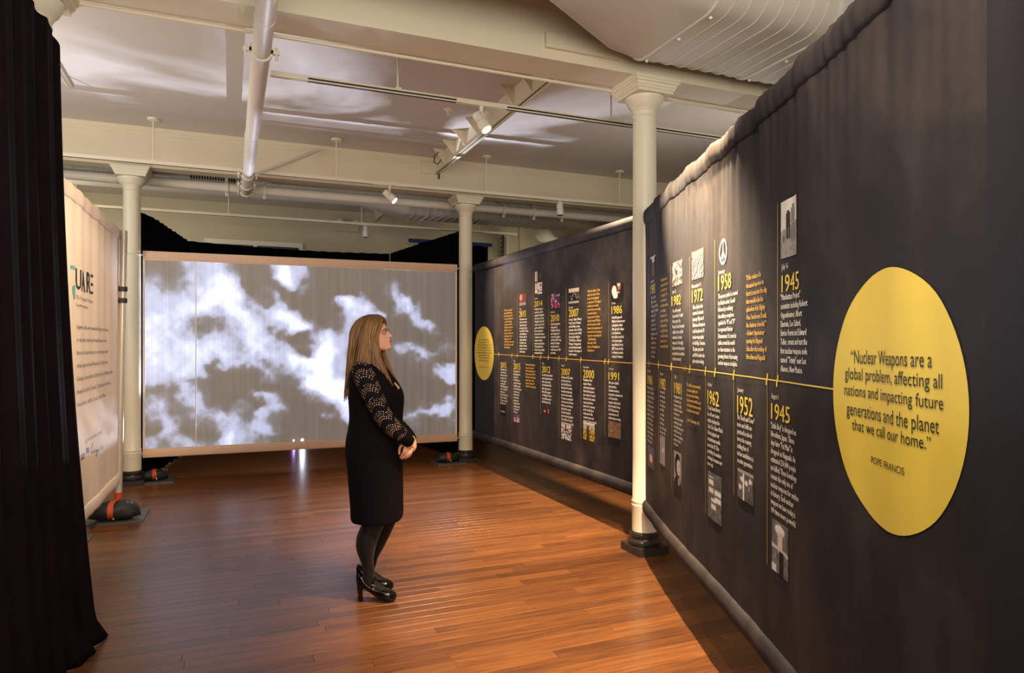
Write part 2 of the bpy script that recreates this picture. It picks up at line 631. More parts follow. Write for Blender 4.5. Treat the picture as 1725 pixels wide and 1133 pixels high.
# shallow pilaster and dark opening at the right end of the back wall
G().box((5.2, Y1 - 0.06, 0), (5.32, Y1, CEIL)).build('trim_4', 'wall', smooth=False, kind='structure')
w1 = thing('window_1', None, None, (0, 0, 0), kind='structure')
G().box((-0.36, Y1 - 0.05, 3.17), (1.17, Y1, 3.25)).build('window_head', 'white_trim', w1, smooth=False)
G().box((-0.34, Y1 - 0.012, 1.2), (1.15, Y1 - 0.004, 3.17)).build('pane', 'glass_dark', w1, smooth=False)
for xx in (-0.36, 0.38, 1.11):
    G().box((xx, Y1 - 0.04, 1.2), (xx + 0.06, Y1, 3.17)).build('window_jamb', 'white_trim', w1, smooth=False)

def louvre_window():
    root = thing('window_2', None, None, (4.75, 11.7, 2.9), kind='structure')
    g = G().prism([(4.62, 11.6, 3.10), (4.82, 11.95, 3.10), (4.82, 11.95, 3.52), (4.62, 11.6, 3.52)], (0.03, -0.015, 0))
    g.build('sash', 'glass_dark', root, smooth=False)
    for k in range(5):
        z = 3.14 + k * 0.08
        G().prism([(4.615, 11.59, z), (4.815, 11.94, z), (4.815, 11.94, z + 0.012), (4.615, 11.59, z + 0.012)], (-0.02, 0.012, 0)).build('slat', 'grille', root, smooth=False)
    G().box((4.80, 11.9, 3.05), (4.88, Y1, 3.56)).build('window_jamb', 'wall', root, smooth=False)
louvre_window()

# ================================================================== COLUMNS
def column(x, y, label):
    root = thing('column', label, 'column', (x, y, 0), group=None)
    G().box((x - 0.125, y - 0.125, 0), (x + 0.125, y + 0.125, 0.055)).build('plinth', 'plinth', root, smooth=False)
    G().lathe((x, y, 0), [(0.112, 0.055), (0.118, 0.065), (0.118, 0.085), (0.108, 0.097), (0.103, 0.105), (0.103, 0.118), (0.11, 0.124), (0.11, 0.142), (0.1, 0.152), (0.092, 0.156)], 40).build('base_ring', 'black_iron', root)
    prof = [(0.092, 0.15), (0.093, 0.33), (0.096, 0.338), (0.096, 0.348), (0.091, 0.355), (0.091, 0.36), (0.095, 0.368), (0.095, 0.378), (0.088, 0.388),
            (0.087, 0.7), (0.087, 2.0), (0.085, 3.12), (0.085, 3.18), (0.09, 3.185), (0.09, 3.195), (0.086, 3.20), (0.087, 3.222), (0.094, 3.23), (0.094, 3.238)]
    G().lathe((x, y, 0), prof, 40).build('shaft', 'column', root)
    prof = [(0.094, 3.238), (0.106, 3.25), (0.12, 3.265), (0.13, 3.285), (0.137, 3.30), (0.143, 3.31), (0.143, 3.325), (0.12, 3.334)]
    G().lathe((x, y, 0), prof, 40).build('capital', 'column', root)
    g = G()
    for k, (s, z0, z1) in enumerate([(0.148, 3.33, 3.352), (0.158, 3.352, 3.368), (0.166, 3.368, 3.39), (0.178, 3.39, 3.408), (0.186, 3.408, COLZ)]):
        g.box((x - s, y - s, z0), (x + s, y + s, z1))
    g.build('abacus', 'column', root, smooth=False)
    return root
CN = column(2.83, 4.27, 'nearest full-height white column, touching the long dark banner on the right')
column(2.85, 8.44, 'slender white column between the cloud screen and the far end of the dark banners')
column(-0.97, 8.44, 'white column at the left side of the cloud screen')
column(-0.95, 4.27, 'white column mostly hidden behind the black velvet curtain')

# ================================================================== PIPES, DUCTS, TRACKS
def clamp(g, c, r, axis, s=1.0):
    """split-ring clamp with two ears and bolts round a pipe along 'y' or 'x'"""
    prof = [(r, -0.012 * s), (r + 0.012 * s, -0.012 * s), (r + 0.012 * s, 0.012 * s), (r, 0.012 * s)]
    g.lathe(c, prof, 24, axis)
    for sg in (-1, 1):
        if axis == 'y':
            g.box((c[0] + sg * r, c[1] - 0.012 * s, c[2] - 0.012), (c[0] + sg * (r + 0.045 * s), c[1] + 0.012 * s, c[2] + 0.012))
            g.tube([(c[0] + sg * (r + 0.03 * s), c[1], c[2] - 0.04 * s), (c[0] + sg * (r + 0.03 * s), c[1], c[2] + 0.03 * s)], 0.007 * s, 8)
        else:
            g.box((c[0] - 0.012 * s, c[1] - 0.012, c[2] + sg * r), (c[0] + 0.012 * s, c[1] + 0.012, c[2] + sg * (r + 0.035 * s)))
            g.tube([(c[0], c[1] - 0.03 * s, c[2] + sg * (r + 0.02 * s)), (c[0], c[1] + 0.03 * s, c[2] + sg * (r + 0.02 * s))], 0.006 * s, 8)

def near_pipe():
    root = thing('pipe', 'thick white pipe running away from the viewer just under the ceiling beams', 'pipe', (0.18, 4.2, 3.32))
    G().tube([(0.18, 0.2, 3.32), (0.19, 7.9, 3.32), (0.19, 8.56, 3.32), (0.19, 8.72, 3.32)], 0.056, 32).build('pipe_run', 'pipe', root)
    for y in (4.0, 6.3):
        G().lathe((0.185, y, 3.32), [(0.0565, -0.02), (0.059, -0.018), (0.059, 0.018), (0.0565, 0.02)], 32, 'y').build('joint_ring', 'pipe', root)
    for y, s in ((4.46, 1.1), (7.75, 1.1), (8.25, 1.0), (8.62, 1.0)):
        g = G(); clamp(g, (0.185, y, 3.32), 0.056, 'y', s)
        g.build('pipe_clamp', 'pipe', root)
    # slanting stay bar from the pipe up to the ceiling
    G().tube([(0.22, 7.85, 3.33), (0.98, 8.26, 3.80)], 0.018, 12).build('stay_bar', 'pipe', root)
near_pipe()

def long_pipe():
    root = thing('pipe', 'long white pipe crossing left to right behind the far row of columns', 'pipe', (0.2, 8.79, 3.40))
    G().tube([(X0 + 0.1, 8.79, 3.385), (X1 - 0.1, 8.79, 3.385)], 0.055, 24).build('pipe_run', 'pipe', root)
    for x in (-0.02, 0.40, 3.52, 3.98, 4.42):
        g = G(); clamp(g, (x, 8.79, 3.385), 0.055, 'x', 1.4)
        g.tube([(x, 8.79, 3.45), (x + 0.02, 8.79, CEIL)], 0.006, 8)
        g.build('pipe_clamp', 'pipe', root)
long_pipe()

def conduit():
    g = G().tube([(X0 + 0.05, 4.43, 3.415), (X1 - 0.05, 4.43, 3.415)], 0.011, 10)
    g.build('conduit', 'beam', label='thin cream conduit along the lower far edge of the nearest beam', cat='conduit')
conduit()

def track(y, z, xa, xb, rods, label, slots=None, side=True):
    root = thing('light_track', label, 'light track', (xa, y, z))
    g = G()
    g.box((xa, y - 0.020, z - 0.034), (xb, y + 0.020, z))
    g.build('rail', 'track', root, smooth=False)
    for (a, b) in (slots or [(xa + 0.15, xb - 0.02)]):
        G().box((a, y - 0.008, z - 0.0365), (b, y + 0.008, z - 0.0335)).build('slot', 'slot', root, smooth=False)
        if side: G().box((a, y - 0.0215, z - 0.026), (b, y - 0.0195, z - 0.014)).build('slot', 'slot', root, smooth=False)
    for x in rods:
        r = thing('hanger', None, None, (0, 0, 0)); r.parent = root
        r.location = (x - xa, 0, 0)
        G().tube([(x, y, z), (x, y, CEIL - 0.01)], 0.0075, 10).build('rod', 'track', r)
        G().lathe((x, y, CEIL - 0.02), [(0.02, -0.006), (0.055, 0.0), (0.06, 0.008), (0.06, 0.02)], 24).build('ceiling_cup', 'track', r)
        G().box((x - 0.022, y - 0.024, z - 0.006), (x + 0.022, y + 0.024, z + 0.012)).build('bracket', 'track', r, smooth=False)
    return root
track(5.03, 3.42, 0.27, 6.1, (1.167, 3.0, 4.85), 'nearest white lighting track, hung just beyond the nearest beam', [(0.52, 1.62), (2.04, 6.0)])
track(7.96, 3.42, -3.0, 6.1, (-0.72, 1.137, 2.96, 4.88), 'white lighting track hung in front of the far ceiling beam', [(-2.9, 1.55), (1.95, 3.75), (4.22, 6.0)], False)
track(10.75, 3.42, -3.0, 4.55, (-1.9, 0.0, 1.92, 3.8), 'farthest white lighting track, near the back wall', [(-2.9, 1.75), (2.2, 4.5)], False)

def track_lamp(x, y, z, target, label, lit=True, dz=0.16):
    """cylinder spotlight on a yoke below the rail"""
    root = thing('track_light', label, 'spotlight', (x, y, z))
    c = np.array([x, y, z - dz]); t = np.array(target, float) - c; t /= np.linalg.norm(t)
    G().box((x - 0.16, y - 0.021, z - 0.036), (x + 0.09, y + 0.021, z - 0.002)).build('adapter', 'track', root, smooth=False)
    G().tube([(x, y, z - 0.03), (x, y, z - 0.075)], 0.016, 14).build('stem', 'white_plastic', root)
    u = np.cross(t, [0, 0, 1.0]); u /= np.linalg.norm(u)
    g = G()
    for s in (-1, 1):
        g.tube([(x, y, z - 0.07), tuple(c + u * s * 0.05 + np.array([0, 0, 0.045])), tuple(c + u * s * 0.05)], 0.007, 8)
    g.build('yoke', 'white_plastic', root)
    def P(a): return tuple(c + t * a)
    G().tube([P(-0.085), P(-0.08), P(-0.01), P(0.0), P(0.012), P(0.014), P(0.075), P(0.08)], [0.026, 0.038, 0.041, 0.041, 0.048, 0.048, 0.046, 0.043], 28).build('lamp_body', 'white_plastic', root)
    G().tube([P(0.081), P(0.083)], [0.036, 0.036], 24).build('lens', 'lamp_glow' if lit else 'grille', root)
    return P(0.10)
la = (1.83, 5.03, 3.42); 
pa = track_lamp(*la, (2.60, 4.15, 1.6), 'lit white spotlight hanging from the nearest track')
pb = track_lamp(1.75, 7.96, 3.42, (2.95, 7.3, 2.0), 'lit white spotlight on the far-beam track, above the cloud screen')
pc = track_lamp(3.98, 7.96, 3.42, (4.0, 7.9, 1.0), 'white spotlight pointing straight down on the far-beam track, right of the far column', lit=False, dz=0.14)
pd = track_lamp(1.98, 10.75, 3.42, (2.0, 10.72, 1.0), 'small white spotlight on the farthest track, beside the emergency light', lit=False, dz=0.14)
spot_light(pa, (2.30, 3.03, 2.12), 900, 27, 1.0)
spot_light(pb, (2.92, 7.3, 2.0), 230, 50, 1.0)

def gusset_channel(xp, ya, yb, ys, label):
    root = thing('ceiling_channel', label, 'steel channel', (xp, ya, CEIL))
    zb = 3.66
    G().box((xp, ya, zb), (xp + 0.012, yb, CEIL)).build('web_plate', 'beam', root, smooth=False)
    G().box((xp - 0.02, ya, zb), (xp + 0.05, yb, zb + 0.01)).build('flange', 'beam', root, smooth=False)
    for y in ys:
        g = G().prism([(xp, y, CEIL), (xp - 0.15, y, CEIL), (xp, y, zb + 0.03)], (0, 0.008, 0))
        g.build('gusset', 'beam', root, smooth=False)
    return root
gusset_channel(2.40, 4.45, 8.28, (4.98, 5.33, 5.72, 6.2, 6.68, 7.1, 7.5, 7.88), 'ceiling channel with triangular gussets, over the bay between the two near beams')
gusset_channel(2.36, 10.2, 11.9, (10.4, 10.8, 11.2, 11.6), 'ceiling channel ending near the back wall, left of the far column')
G().box((2.22, 8.275, 3.655), (2.42, 8.3, 3.80)).build('junction_plate', 'beam', smooth=False, label='small cream cover plate on the far beam where the gusset channel ends', cat='cover plate')
g = G().tube([(2.44, 8.27, 3.66), (2.44, 8.27, 3.60)], 0.012, 8)
g.build('anchor_bolt', 'grille', label='short dark bolt below the end of the gusset channel', cat='bolt')
g = G().tube([(2.30, 7.80, 3.80), (2.26, 7.84, 3.76), (2.27, 7.9, 3.70), (2.33, 7.95, 3.69), (2.36, 7.9, 3.74)], 0.006, 8)
g.build('cable_end', 'slot', label='short black cable end curling out of the gusset channel', cat='cable')

g = G()
g.lathe((1.40, 5.9, CEIL), [(0.045, 0.0), (0.045, -0.006), (0.028, -0.014), (0.012, -0.016), (0.012, -0.03), (0.02, -0.034), (0.02, -0.038)], 20)
spk = g
def sprinkler(px, py, label):
    d = (CEIL - EYE) * FPX / (HOR - py)
    x, y = world_xy(px, d)
    root = thing('sprinkler_head', label, 'sprinkler', (x, y, CEIL))
    G().lathe((x, y, CEIL), [(0.045, 0.0), (0.045, -0.006), (0.03, -0.016), (0.014, -0.018)], 20).build('escutcheon', 'white_plastic', root)
    g = G().lathe((x, y, CEIL), [(0.010, -0.016), (0.010, -0.03), (0.004, -0.05), (0.004, -0.055)], 12)
    g.lathe((x, y, CEIL), [(0.022, -0.055), (0.022, -0.058)], 16)
    g.build('nozzle', 'white_plastic', root)
sprinkler(755, 184, 'small white sprinkler head on the ceiling between track and gusset channel')

# ---- flat-oval ducts
def oval(y0, y1, z0, z1, n=36, r=None):
    """flat-oval section in the YZ plane, as (y, z)"""
    h = z1 - z0
    r = h / 2 if r is None else r
    pts = []
    for (cy, cz, a0) in ((y1 - r, z1 - r, 0), (y0 + r, z1 - r, 90), (y0 + r, z0 + r, 180), (y1 - r, z0 + r, 270)):
        for k in range(n // 4):
            a = math.radians(a0 + 90 * k / (n // 4 - 1))
            pts.append((cy + r * math.cos(a), cz + r * math.sin(a)))
    return pts

def ring(x, sec):
    return [(x, a, b) for a, b in sec]

def grow(sec, k):
    cy = sum(p[0] for p in sec) / len(sec); cz = sum(p[1] for p in sec) / len(sec)
    out = []
    for a, b in sec:
        d = math.hypot(a - cy, b - cz)
        out.append((a + (a - cy) / d * k, b + (b - cz) / d * k))
    return out

def front_duct():
    root = thing('air_duct', 'large white seamed oval air duct overhead, crossing in front of the nearest beam', 'air duct', (3.0, 3.5, 3.42))
    big = oval(3.02, 4.03, 3.42, 3.83)
    small = oval(2.95, 3.56, 3.44, 3.80)
    G().loft([ring(2.52, big), ring(X1, big)]).build('duct_run', 'duct', root, angle=50)
    G().loft([ring(X0 + 0.02, small), ring(1.66, small), ring(2.30, oval(3.0, 3.97, 3.42, 3.83)), ring(2.52, big)]).build('reducer', 'duct', root, angle=40)
    xs = [2.55 + 0.108 * k for k in range(34)]
    for i, x in enumerate(xs):
        k = 0.010 if i % 8 else 0.018
        w = 0.004 if i % 8 else 0.012
        G().loft([ring(x - w, big), ring(x - w * 0.6, grow(big, k)), ring(x + w * 0.6, grow(big, k)), ring(x + w, big)]).build('seam' if i % 8 else 'joint_flange', 'duct', root, angle=50)
        if i % 8 == 0:
            for yy in (3.2, 3.5, 3.85):
                G().ell((x + 0.02, yy, 3.405), (0.012, 0.012, 0.010), 8, 6).build('bolt', 'white_plastic', root)
    for i in range(12):
        x = 1.6 - i * 0.11
        k = 0.006 if i % 4 else 0.012
        G().loft([ring(x - 0.005, small), ring(x - 0.003, grow(small, k)), ring(x + 0.003, grow(small, k)), ring(x + 0.005, small)]).build('seam', 'duct', root, angle=50)
front_duct()
G().box((1.95, 4.10, 3.50), (2.55, 4.135, 3.60)).build('junction_plate', 'beam', smooth=False, label='narrow cream cover box on the near beam beside the duct reducer', cat='cover plate')

def back_duct():
    root = thing('air_duct', 'seamed white oval air duct behind the far column, curving away at its right end', 'air duct', (3.0, 9.9, 3.42))
    sec = oval(9.35, 10.05, 3.36, 3.74)
    rnd = oval(9.72, 10.00, 3.50, 3.78)
    G().loft([ring(X0 + 0.02, rnd), ring(1.75, rnd), ring(2.30, sec), ring(2.36, sec)]).build('reducer', 'duct', root, angle=40)
    G().loft([ring(2.36, sec), ring(4.75, sec)]).build('duct_run', 'duct', root, angle=50)
    rings = []
    C = (4.75, 10.35)
    for k in range(10):
        a = math.radians(-90 + 10 * k)
        rings.append([(C[0] + (C[1] - yy) * math.cos(a), C[1] + (C[1] - yy) * math.sin(a), zz) for yy, zz in sec])
    rings.append([(p[0], p[1] + 0.8, p[2]) for p in rings[-1]])
    G().loft(rings).build('elbow', 'duct', root, angle=50)
    for i in range(22):
        x = 2.42 + 0.107 * i
        k = 0.009 if i not in (2, 21) else 0.02
        G().loft([ring(x - 0.006, sec), ring(x - 0.003, grow(sec, k)), ring(x + 0.003, grow(sec, k)), ring(x + 0.006, sec)]).build('seam' if i not in (2, 21) else 'joint_flange', 'duct', root, angle=50)
    grille(root, 3.40, 3.78, 9.36, 3.50, 3.60)

def grille(root, xa, xb, y, z0, z1):
    gr = G().box((xa, y - 0.03, z0), (xb, y - 0.006, z1)).build('grille', 'grille', root, smooth=False)
    n = int((xb - xa) / 0.028)
    g = G()
    for k in range(n + 1):
        x = xa + (xb - xa) * k / n
        g.box((x - 0.004, y - 0.038, z0 - 0.004), (x + 0.004, y - 0.028, z1 + 0.004))
    for z in (z0 - 0.008, z1):
        g.box((xa - 0.01, y - 0.04, z), (xb + 0.01, y - 0.026, z + 0.008))
    gd = g.build('fins', 'duct', None, smooth=False)
    gd.data.transform(Matrix.Translation([-c for c in root.location]))
    gd.parent = gr
back_duct()

def upper_duct():
    root = thing('air_duct', 'flat white ducting running close behind the far ceiling beam, above the long pipe', 'air duct', (0, 9.1, 3.5))
    sec = oval(8.9, 9.28, 3.44, 3.74, r=0.06)
    G().loft([ring(X0 + 0.02, sec), ring(X1 - 0.02, sec)]).build('duct_run', 'duct', root, angle=50)
    for i in range(46):
        x = -3.0 + 0.2 * i
        G().loft([ring(x - 0.006, sec), ring(x - 0.003, grow(sec, 0.007)), ring(x + 0.003, grow(sec, 0.007)), ring(x + 0.006, sec)]).build('seam', 'duct', root, angle=50)
    grille(root, -0.42, 0.08, 8.9, 3.47, 3.56)
upper_duct()
rr_ = thing('hanging_rail', 'thin cream rail under the oval duct right of the far column', 'rail', (3.05, 10.22, 3.3))
G().box((3.05, 10.2, 3.30), (3.75, 10.24, 3.32)).build('rail_bar', 'beam', rr_, smooth=False)
for x in (3.12, 3.68): G().tube([(x, 10.22, 3.32), (x, 10.22, CEIL)], 0.005, 8).build('rod', 'beam', rr_)

def emergency_light():
    y = Y1 - 0.001
    x, z = 1.92, 3.60
    root = thing('emergency_light', 'twin-head emergency light on the back wall under the farthest track', 'emergency light', (x, y, z))
    G().box((x - 0.20, y - 0.06, z - 0.10), (x + 0.20, y, z + 0.07)).build('housing', 'wall', root, smooth=False)
    for dx in (-0.14, 0.14):
        c = (x + dx, y - 0.06, z + 0.05)
        h = G().lathe(c, [(0.03, 0.0), (0.06, -0.02), (0.066, -0.07), (0.06, -0.075)], 20, 'y').build('lamp_head', 'duct', root)
        b = G().lathe(c, [(0.025, -0.076), (0.022, -0.082)], 14, 'y').build('bulb', 'white_plastic', None)
        b.data.transform(Matrix.Translation([-q for q in root.location]))
        b.parent = h
emergency_light()
# ================================================================== BANNERS
class Plane:
    """an upright hanging cloth; s runs left to right as the viewer reads it, o is the offset to the front"""
    def __init__(self, p0, p1, zb, zt, fold=None):
        self.p0 = np.array(p0, float); self.p1 = np.array(p1, float)
        d = self.p1 - self.p0
        self.L = float(np.linalg.norm(d)); self.t = d / self.L
        self.n = np.array([self.t[1], -self.t[0]])
        if np.dot(self.n, -self.p0) < 0: self.n = -self.n
        self.zb, self.zt = zb, zt
        self.fold = fold or (lambda s, z: 0.0)
    def px(self, x, y):
        """where the sight line of a photograph point meets the cloth"""
        r = (x - CX) / FPX
        dr = FW + RT * r
        A = np.array([[dr[0], -self.t[0]], [dr[1], -self.t[1]]])
        d, s = np.linalg.solve(A, self.p0)
        return float(s), float(EYE + (HOR - y) / FPX * d)
    def P(self, s, z, o=0.0):
        q = self.p0 + self.t * s + self.n * (o + self.fold(s, z))
        return (float(q[0]), float(q[1]), float(z))

def hems(z, zb, zt, amp=0.035, c=0.055, w=0.05):
    a = 0.0
    for zc in (zt - c, zb + c):
        u = (z - zc) / w
        if abs(u) < 1: a += amp * math.sqrt(1 - u * u) ** 1.0
    return a

def cloth(pl, nx, zs, mats, name, root, mat_of=None, thick=0.004):
    g = G()
    vs, fs, mi = [], [], []
    nz = len(zs)
    for i in range(nx + 1):
        s = pl.L * i / nx
        for z in zs:
            vs.append(pl.P(s, z))
    off = np.array([-pl.n[0] * thick, -pl.n[1] * thick, 0])
    N = len(vs)
    vs += [tuple(np.array(p) + off) for p in vs]
    for i in range(nx):
        for j in range(nz - 1):
            a = i * nz + j
            q = (a, a + nz, a + nz + 1, a + 1)
            m_ = mat_of((i + 0.5) / nx * pl.L, (zs[j] + zs[j + 1]) / 2) if mat_of else 0
            fs.append(q); mi.append(m_)
            fs.append(tuple(N + k for k in reversed(q))); mi.append(m_)
    for j in range(nz - 1):
        a = j; fs.append((a, a + 1, N + a + 1, N + a)); mi.append(0)
        a = nx * nz + j; fs.append((a + 1, a, N + a, N + a + 1)); mi.append(0)
    for i in range(nx):
        a = i * nz; fs.append((a + nz, a, N + a, N + a + nz)); mi.append(0)
        a = i * nz + nz - 1; fs.append((a, a + nz, N + a + nz, N + a)); mi.append(0)
    g.v, g.f, g.mi = vs, fs, mi
    return g.build(name, mats, root, angle=60)

def zlist(zb, zt, n=60, c=0.055, w=0.05):
    zs = set()
    for k in range(n + 1): zs.add(round(zb + (zt - zb) * k / n, 5))
    for zc in (zb + c, zt - c):
        for k in range(13): zs.add(round(zc - w * math.cos(math.pi * k / 12), 5))
    return sorted(zs)

FONT_CACHE = {}
def text_raw(body, space_line=1.0, align='LEFT', res=1):
    cu = bpy.data.curves.new('t', 'FONT')
    cu.body = body
    cu.size = 1.0
    cu.resolution_u = res
    cu.space_line = space_line
    cu.align_x = align
    o = bpy.data.objects.new('t', cu)
    COL.objects.link(o)
    dg = bpy.context.evaluated_depsgraph_get()
    me = bpy.data.meshes.new_from_object(o.evaluated_get(dg))
    v = np.array([tuple(p.co) for p in me.vertices]) if len(me.vertices) else np.zeros((0, 3))
    f = [tuple(p.vertices) for p in me.polygons]
    bpy.data.objects.remove(o); bpy.data.curves.remove(cu); bpy.data.meshes.remove(me)
    return v, f

def text_on(pl, body, x0, x1, y_first, y_last, mat, name, root, z_step=None, em=0.82, align='LEFT', o=0.003, res=1, center=False, label=None, bold=0.0):
    """block whose first line is centred on y_first and last on y_last (photograph rows at column x0)"""
    lines = body.split('\n')
    xa = x0 if not center else (x0 + x1) / 2
    s0, z0 = pl.px(xa, y_first)
    s1, z1 = pl.px(xa, y_last)
    sa, _ = pl.px(x0, y_first); sb, _ = pl.px(x1, y_first)
    width = sb - sa
    n = len(lines)
    step = (z0 - z1) / (n - 1) if n > 1 else z_step
    size = step * em
    v, f = text_raw(body, step / size, 'CENTER' if center else 'LEFT', res)
    w = v[:, 0].max() - v[:, 0].min()
    kx = width / w
    base = z0 - size * 0.27
    if center:
        sx = (sa + sb) / 2 - (v[:, 0].max() + v[:, 0].min()) / 2 * kx
    else:
        sx = sa - v[:, 0].min() * kx
    g = G()
    # a touch of sideways weight, as the condensed lettering has
    g.v = [pl.P(sx + p[0] * kx, base + p[1] * size, o) for p in v]
    g.f = f; g.mi = [0] * len(f)
    if bold:
        N = len(g.v)
        g.v += [pl.P(sx + p[0] * kx + bold, base + p[1] * size, o + 0.0003) for p in v]
        g.f += [tuple(i + N for i in q) for q in f]; g.mi += [0] * len(f)
    return g.build(name, mat, root, smooth=False, label=label, kind='stuff')

def glyphs_on(pl, body, x0, x1, yt, yb, mat, name, root, o=0.003, res=2, bold=0.0, label=None):
    """one line fitted to a photograph box: top yt and bottom yb at its left end"""
    sa, zt = pl.px(x0, yt); sb, _ = pl.px(x1, yt)
    _, zb = pl.px(x0, yb)
    v, f = text_raw(body, 1, 'LEFT', res)
    mn, mx = v.min(0), v.max(0)
    kx = (sb - sa) / (mx[0] - mn[0]); ky = (zt - zb) / (mx[1] - mn[1])
    g = G()
    g.v = [pl.P(sa + (p[0] - mn[0]) * kx, zb + (p[1] - mn[1]) * ky, o) for p in v]
    g.f = list(f); g.mi = [0] * len(f)
    if bold:
        N = len(g.v)
        g.v += [pl.P(sa + (p[0] - mn[0]) * kx + bold, zb + (p[1] - mn[1]) * ky, o + 0.0002) for p in v]
        g.f += [tuple(i + N for i in q) for q in f]; g.mi += [0] * len(f)
    return g.build(name, mat, root, smooth=False, label=label)

def strip(pl, pts, w, mat, name, root, o=0.0026):
    """printed line through cloth points (s, z) of width w"""
    g = G()
    dense = []
    for (a, b) in zip(pts[:-1], pts[1:]):
        n = max(1, int(math.hypot(b[0] - a[0], b[1] - a[1]) / 0.05))
        for k in range(n): dense.append((a[0] + (b[0] - a[0]) * k / n, a[1] + (b[1] - a[1]) * k / n))
    dense.append(pts[-1])
    vs = []
    for i, (s, z) in enumerate(dense):
        a = dense[max(i - 1, 0)]; b = dense[min(i + 1, len(dense) - 1)]
        dx, dz = b[0] - a[0], b[1] - a[1]; L = math.hypot(dx, dz) or 1
        nx, nz = -dz / L * w / 2, dx / L * w / 2
        vs += [pl.P(s + nx, z + nz, o), pl.P(s - nx, z - nz, o)]
    fs = [(2 * i, 2 * i + 1, 2 * i + 3, 2 * i + 2) for i in range(len(dense) - 1)]
    g.add(vs, fs)
    return g.build(name, mat, root, smooth=False)

def photo_on(pl, x0, x1, yt, yb, fn, root, label, nx=36, o=0.0024):
    """printed photograph: a fine patch of cloth print coloured square by square"""
    s0, zt = pl.px(x0, yt); _, zb = pl.px(x0, yb); s1, _ = pl.px(x1, yt)
    nz = max(8, int(nx * (zt - zb) / (s1 - s0)))
    nz = min(nz, 60)
    vs, cols, fs = [], [], []
    for j in range(nz + 1):
        for i in range(nx + 1):
            u, v = i / nx, j / nz
            vs.append(pl.P(s0 + (s1 - s0) * u, zt + (zb - zt) * v, o))
            c = fn(u, v)
            if not hasattr(c, '__len__'): c = (c, c, c)
            cols.append(srgb(*[max(0, min(255, q * 255)) for q in c]) + (1,))
    for j in range(nz):
        for i in range(nx):
            a = j * (nx + 1) + i
            fs.append((a, a + nx + 1, a + nx + 2, a + 1))
    g = G(); g.add(vs, fs)
    ob = g.build('photo_print', 'photo', root, smooth=False, label=label)
    ca = ob.data.color_attributes.new('col', 'FLOAT_COLOR', 'POINT')
    ca.data.foreach_set('color', np.array(cols, np.float32).ravel())
    return ob

# small value noise for the pictures
_NG = rng.rand(64, 64)
def vn(x, y):
    xi, yi = int(math.floor(x)), int(math.floor(y))
    fx, fy = x - xi, y - yi
    fx = fx * fx * (3 - 2 * fx); fy = fy * fy * (3 - 2 * fy)
    a = _NG[xi % 64, yi % 64]; b = _NG[(xi + 1) % 64, yi % 64]; c = _NG[xi % 64, (yi + 1) % 64]; d = _NG[(xi + 1) % 64, (yi + 1) % 64]
    return (a * (1 - fx) + b * fx) * (1 - fy) + (c * (1 - fx) + d * fx) * fy
def fb(x, y): return 0.55 * vn(x, y) + 0.3 * vn(x * 2.1 + 5, y * 2.1) + 0.15 * vn(x * 4.3, y * 4.3 + 9)
def el(u, v, cu, cv, ru, rv): return ((u - cu) / ru) ** 2 + ((v - cv) / rv) ** 2 < 1

def ph_two_men(u, v):
    c = 0.80 + 0.06 * fb(u * 3, v * 3) if v < 0.42 + 0.1 * (1 - u) else 0.52 + 0.25 * (fb(u * 14, v * 14) - 0.3)
    if el(u, v, 0.45, 0.22, 0.07, 0.035) or el(u, v, 0.45, 0.24, 0.14, 0.012): c = 0.2
    if 0.33 < u < 0.58 and 0.245 < v < 0.48: c = 0.16 + 0.1 * fb(u * 20, v * 20)
    if (0.36 < u < 0.45 or 0.48 < u < 0.56) and 0.46 < v < 0.68: c = 0.18
    if el(u, v, 0.72, 0.14, 0.06, 0.035): c = 0.35
    if 0.60 < u < 0.86 and 0.165 < v < 0.42: c = 0.5
    if (0.62 < u < 0.72 or 0.75 < u < 0.84) and 0.40 < v < 0.74: c = 0.42
    if (0.16 < u < 0.2) and 0.6 < v < 0.72: c = 0.2
    return c
def ph_mush(u, v):
    c = 0.30 + 0.25 * fb(u * 5, v * 4)
    if v > 0.6: c = 0.38 + 0.5 * (fb(u * 9, v * 9) - 0.35)
    if el(u, v, 0.5, 0.16, 0.30, 0.10): c = 0.95 - 0.8 * abs(v - 0.12) + 0.15 * (fb(u * 8, v * 12) - .5)
    w = 0.10 + 0.12 * max(0, 0.45 - v)
    if 0.2 < v < 0.6 and abs(u - 0.52) < w + 0.06 * fb(v * 12, 3): c = 0.68 + 0.25 * fb(u * 9, v * 9)
    if abs(v - 0.5 - 0.05 * u) < 0.035: c = 0.8
    if v > 0.55 and abs(u - 0.6) < 0.13: c = 0.1
    if v > 0.86 and u < 0.3: c = 0.85
    return c
def ph_peace_people(u, v):
    c = 0.2 + 0.25 * fb(u * 10, v * 10)
    for (cu, cv) in ((0.28, 0.3), (0.56, 0.38), (0.8, 0.28), (0.18, 0.6)):
        if el(u, v, cu, cv, 0.10, 0.09): c = 0.85
        if el(u, v, cu, cv + 0.25, 0.13, 0.16): c = 0.1 + 0.5 * ((u * 23) % 1 > 0.6)
    if 0.36 < u < 0.42: c = 0.9
    if v < 0.12: c = 0.62
    return c
def ph_papers(u, v):
    c = 0.22 + 0.3 * fb(u * 12, v * 18)
    for (a, b, p, q) in ((0.1, 0.45, 0.05, 0.46), (0.3, 0.62, 0.5, 0.78), (0.55, 0.95, 0.25, 0.6)):
        if a < u < b and p < v < q:
            c = 0.85 if (v * 46) % 1 < 0.62 else 0.4
            if v - p < 0.03: c = 0.15
    return c
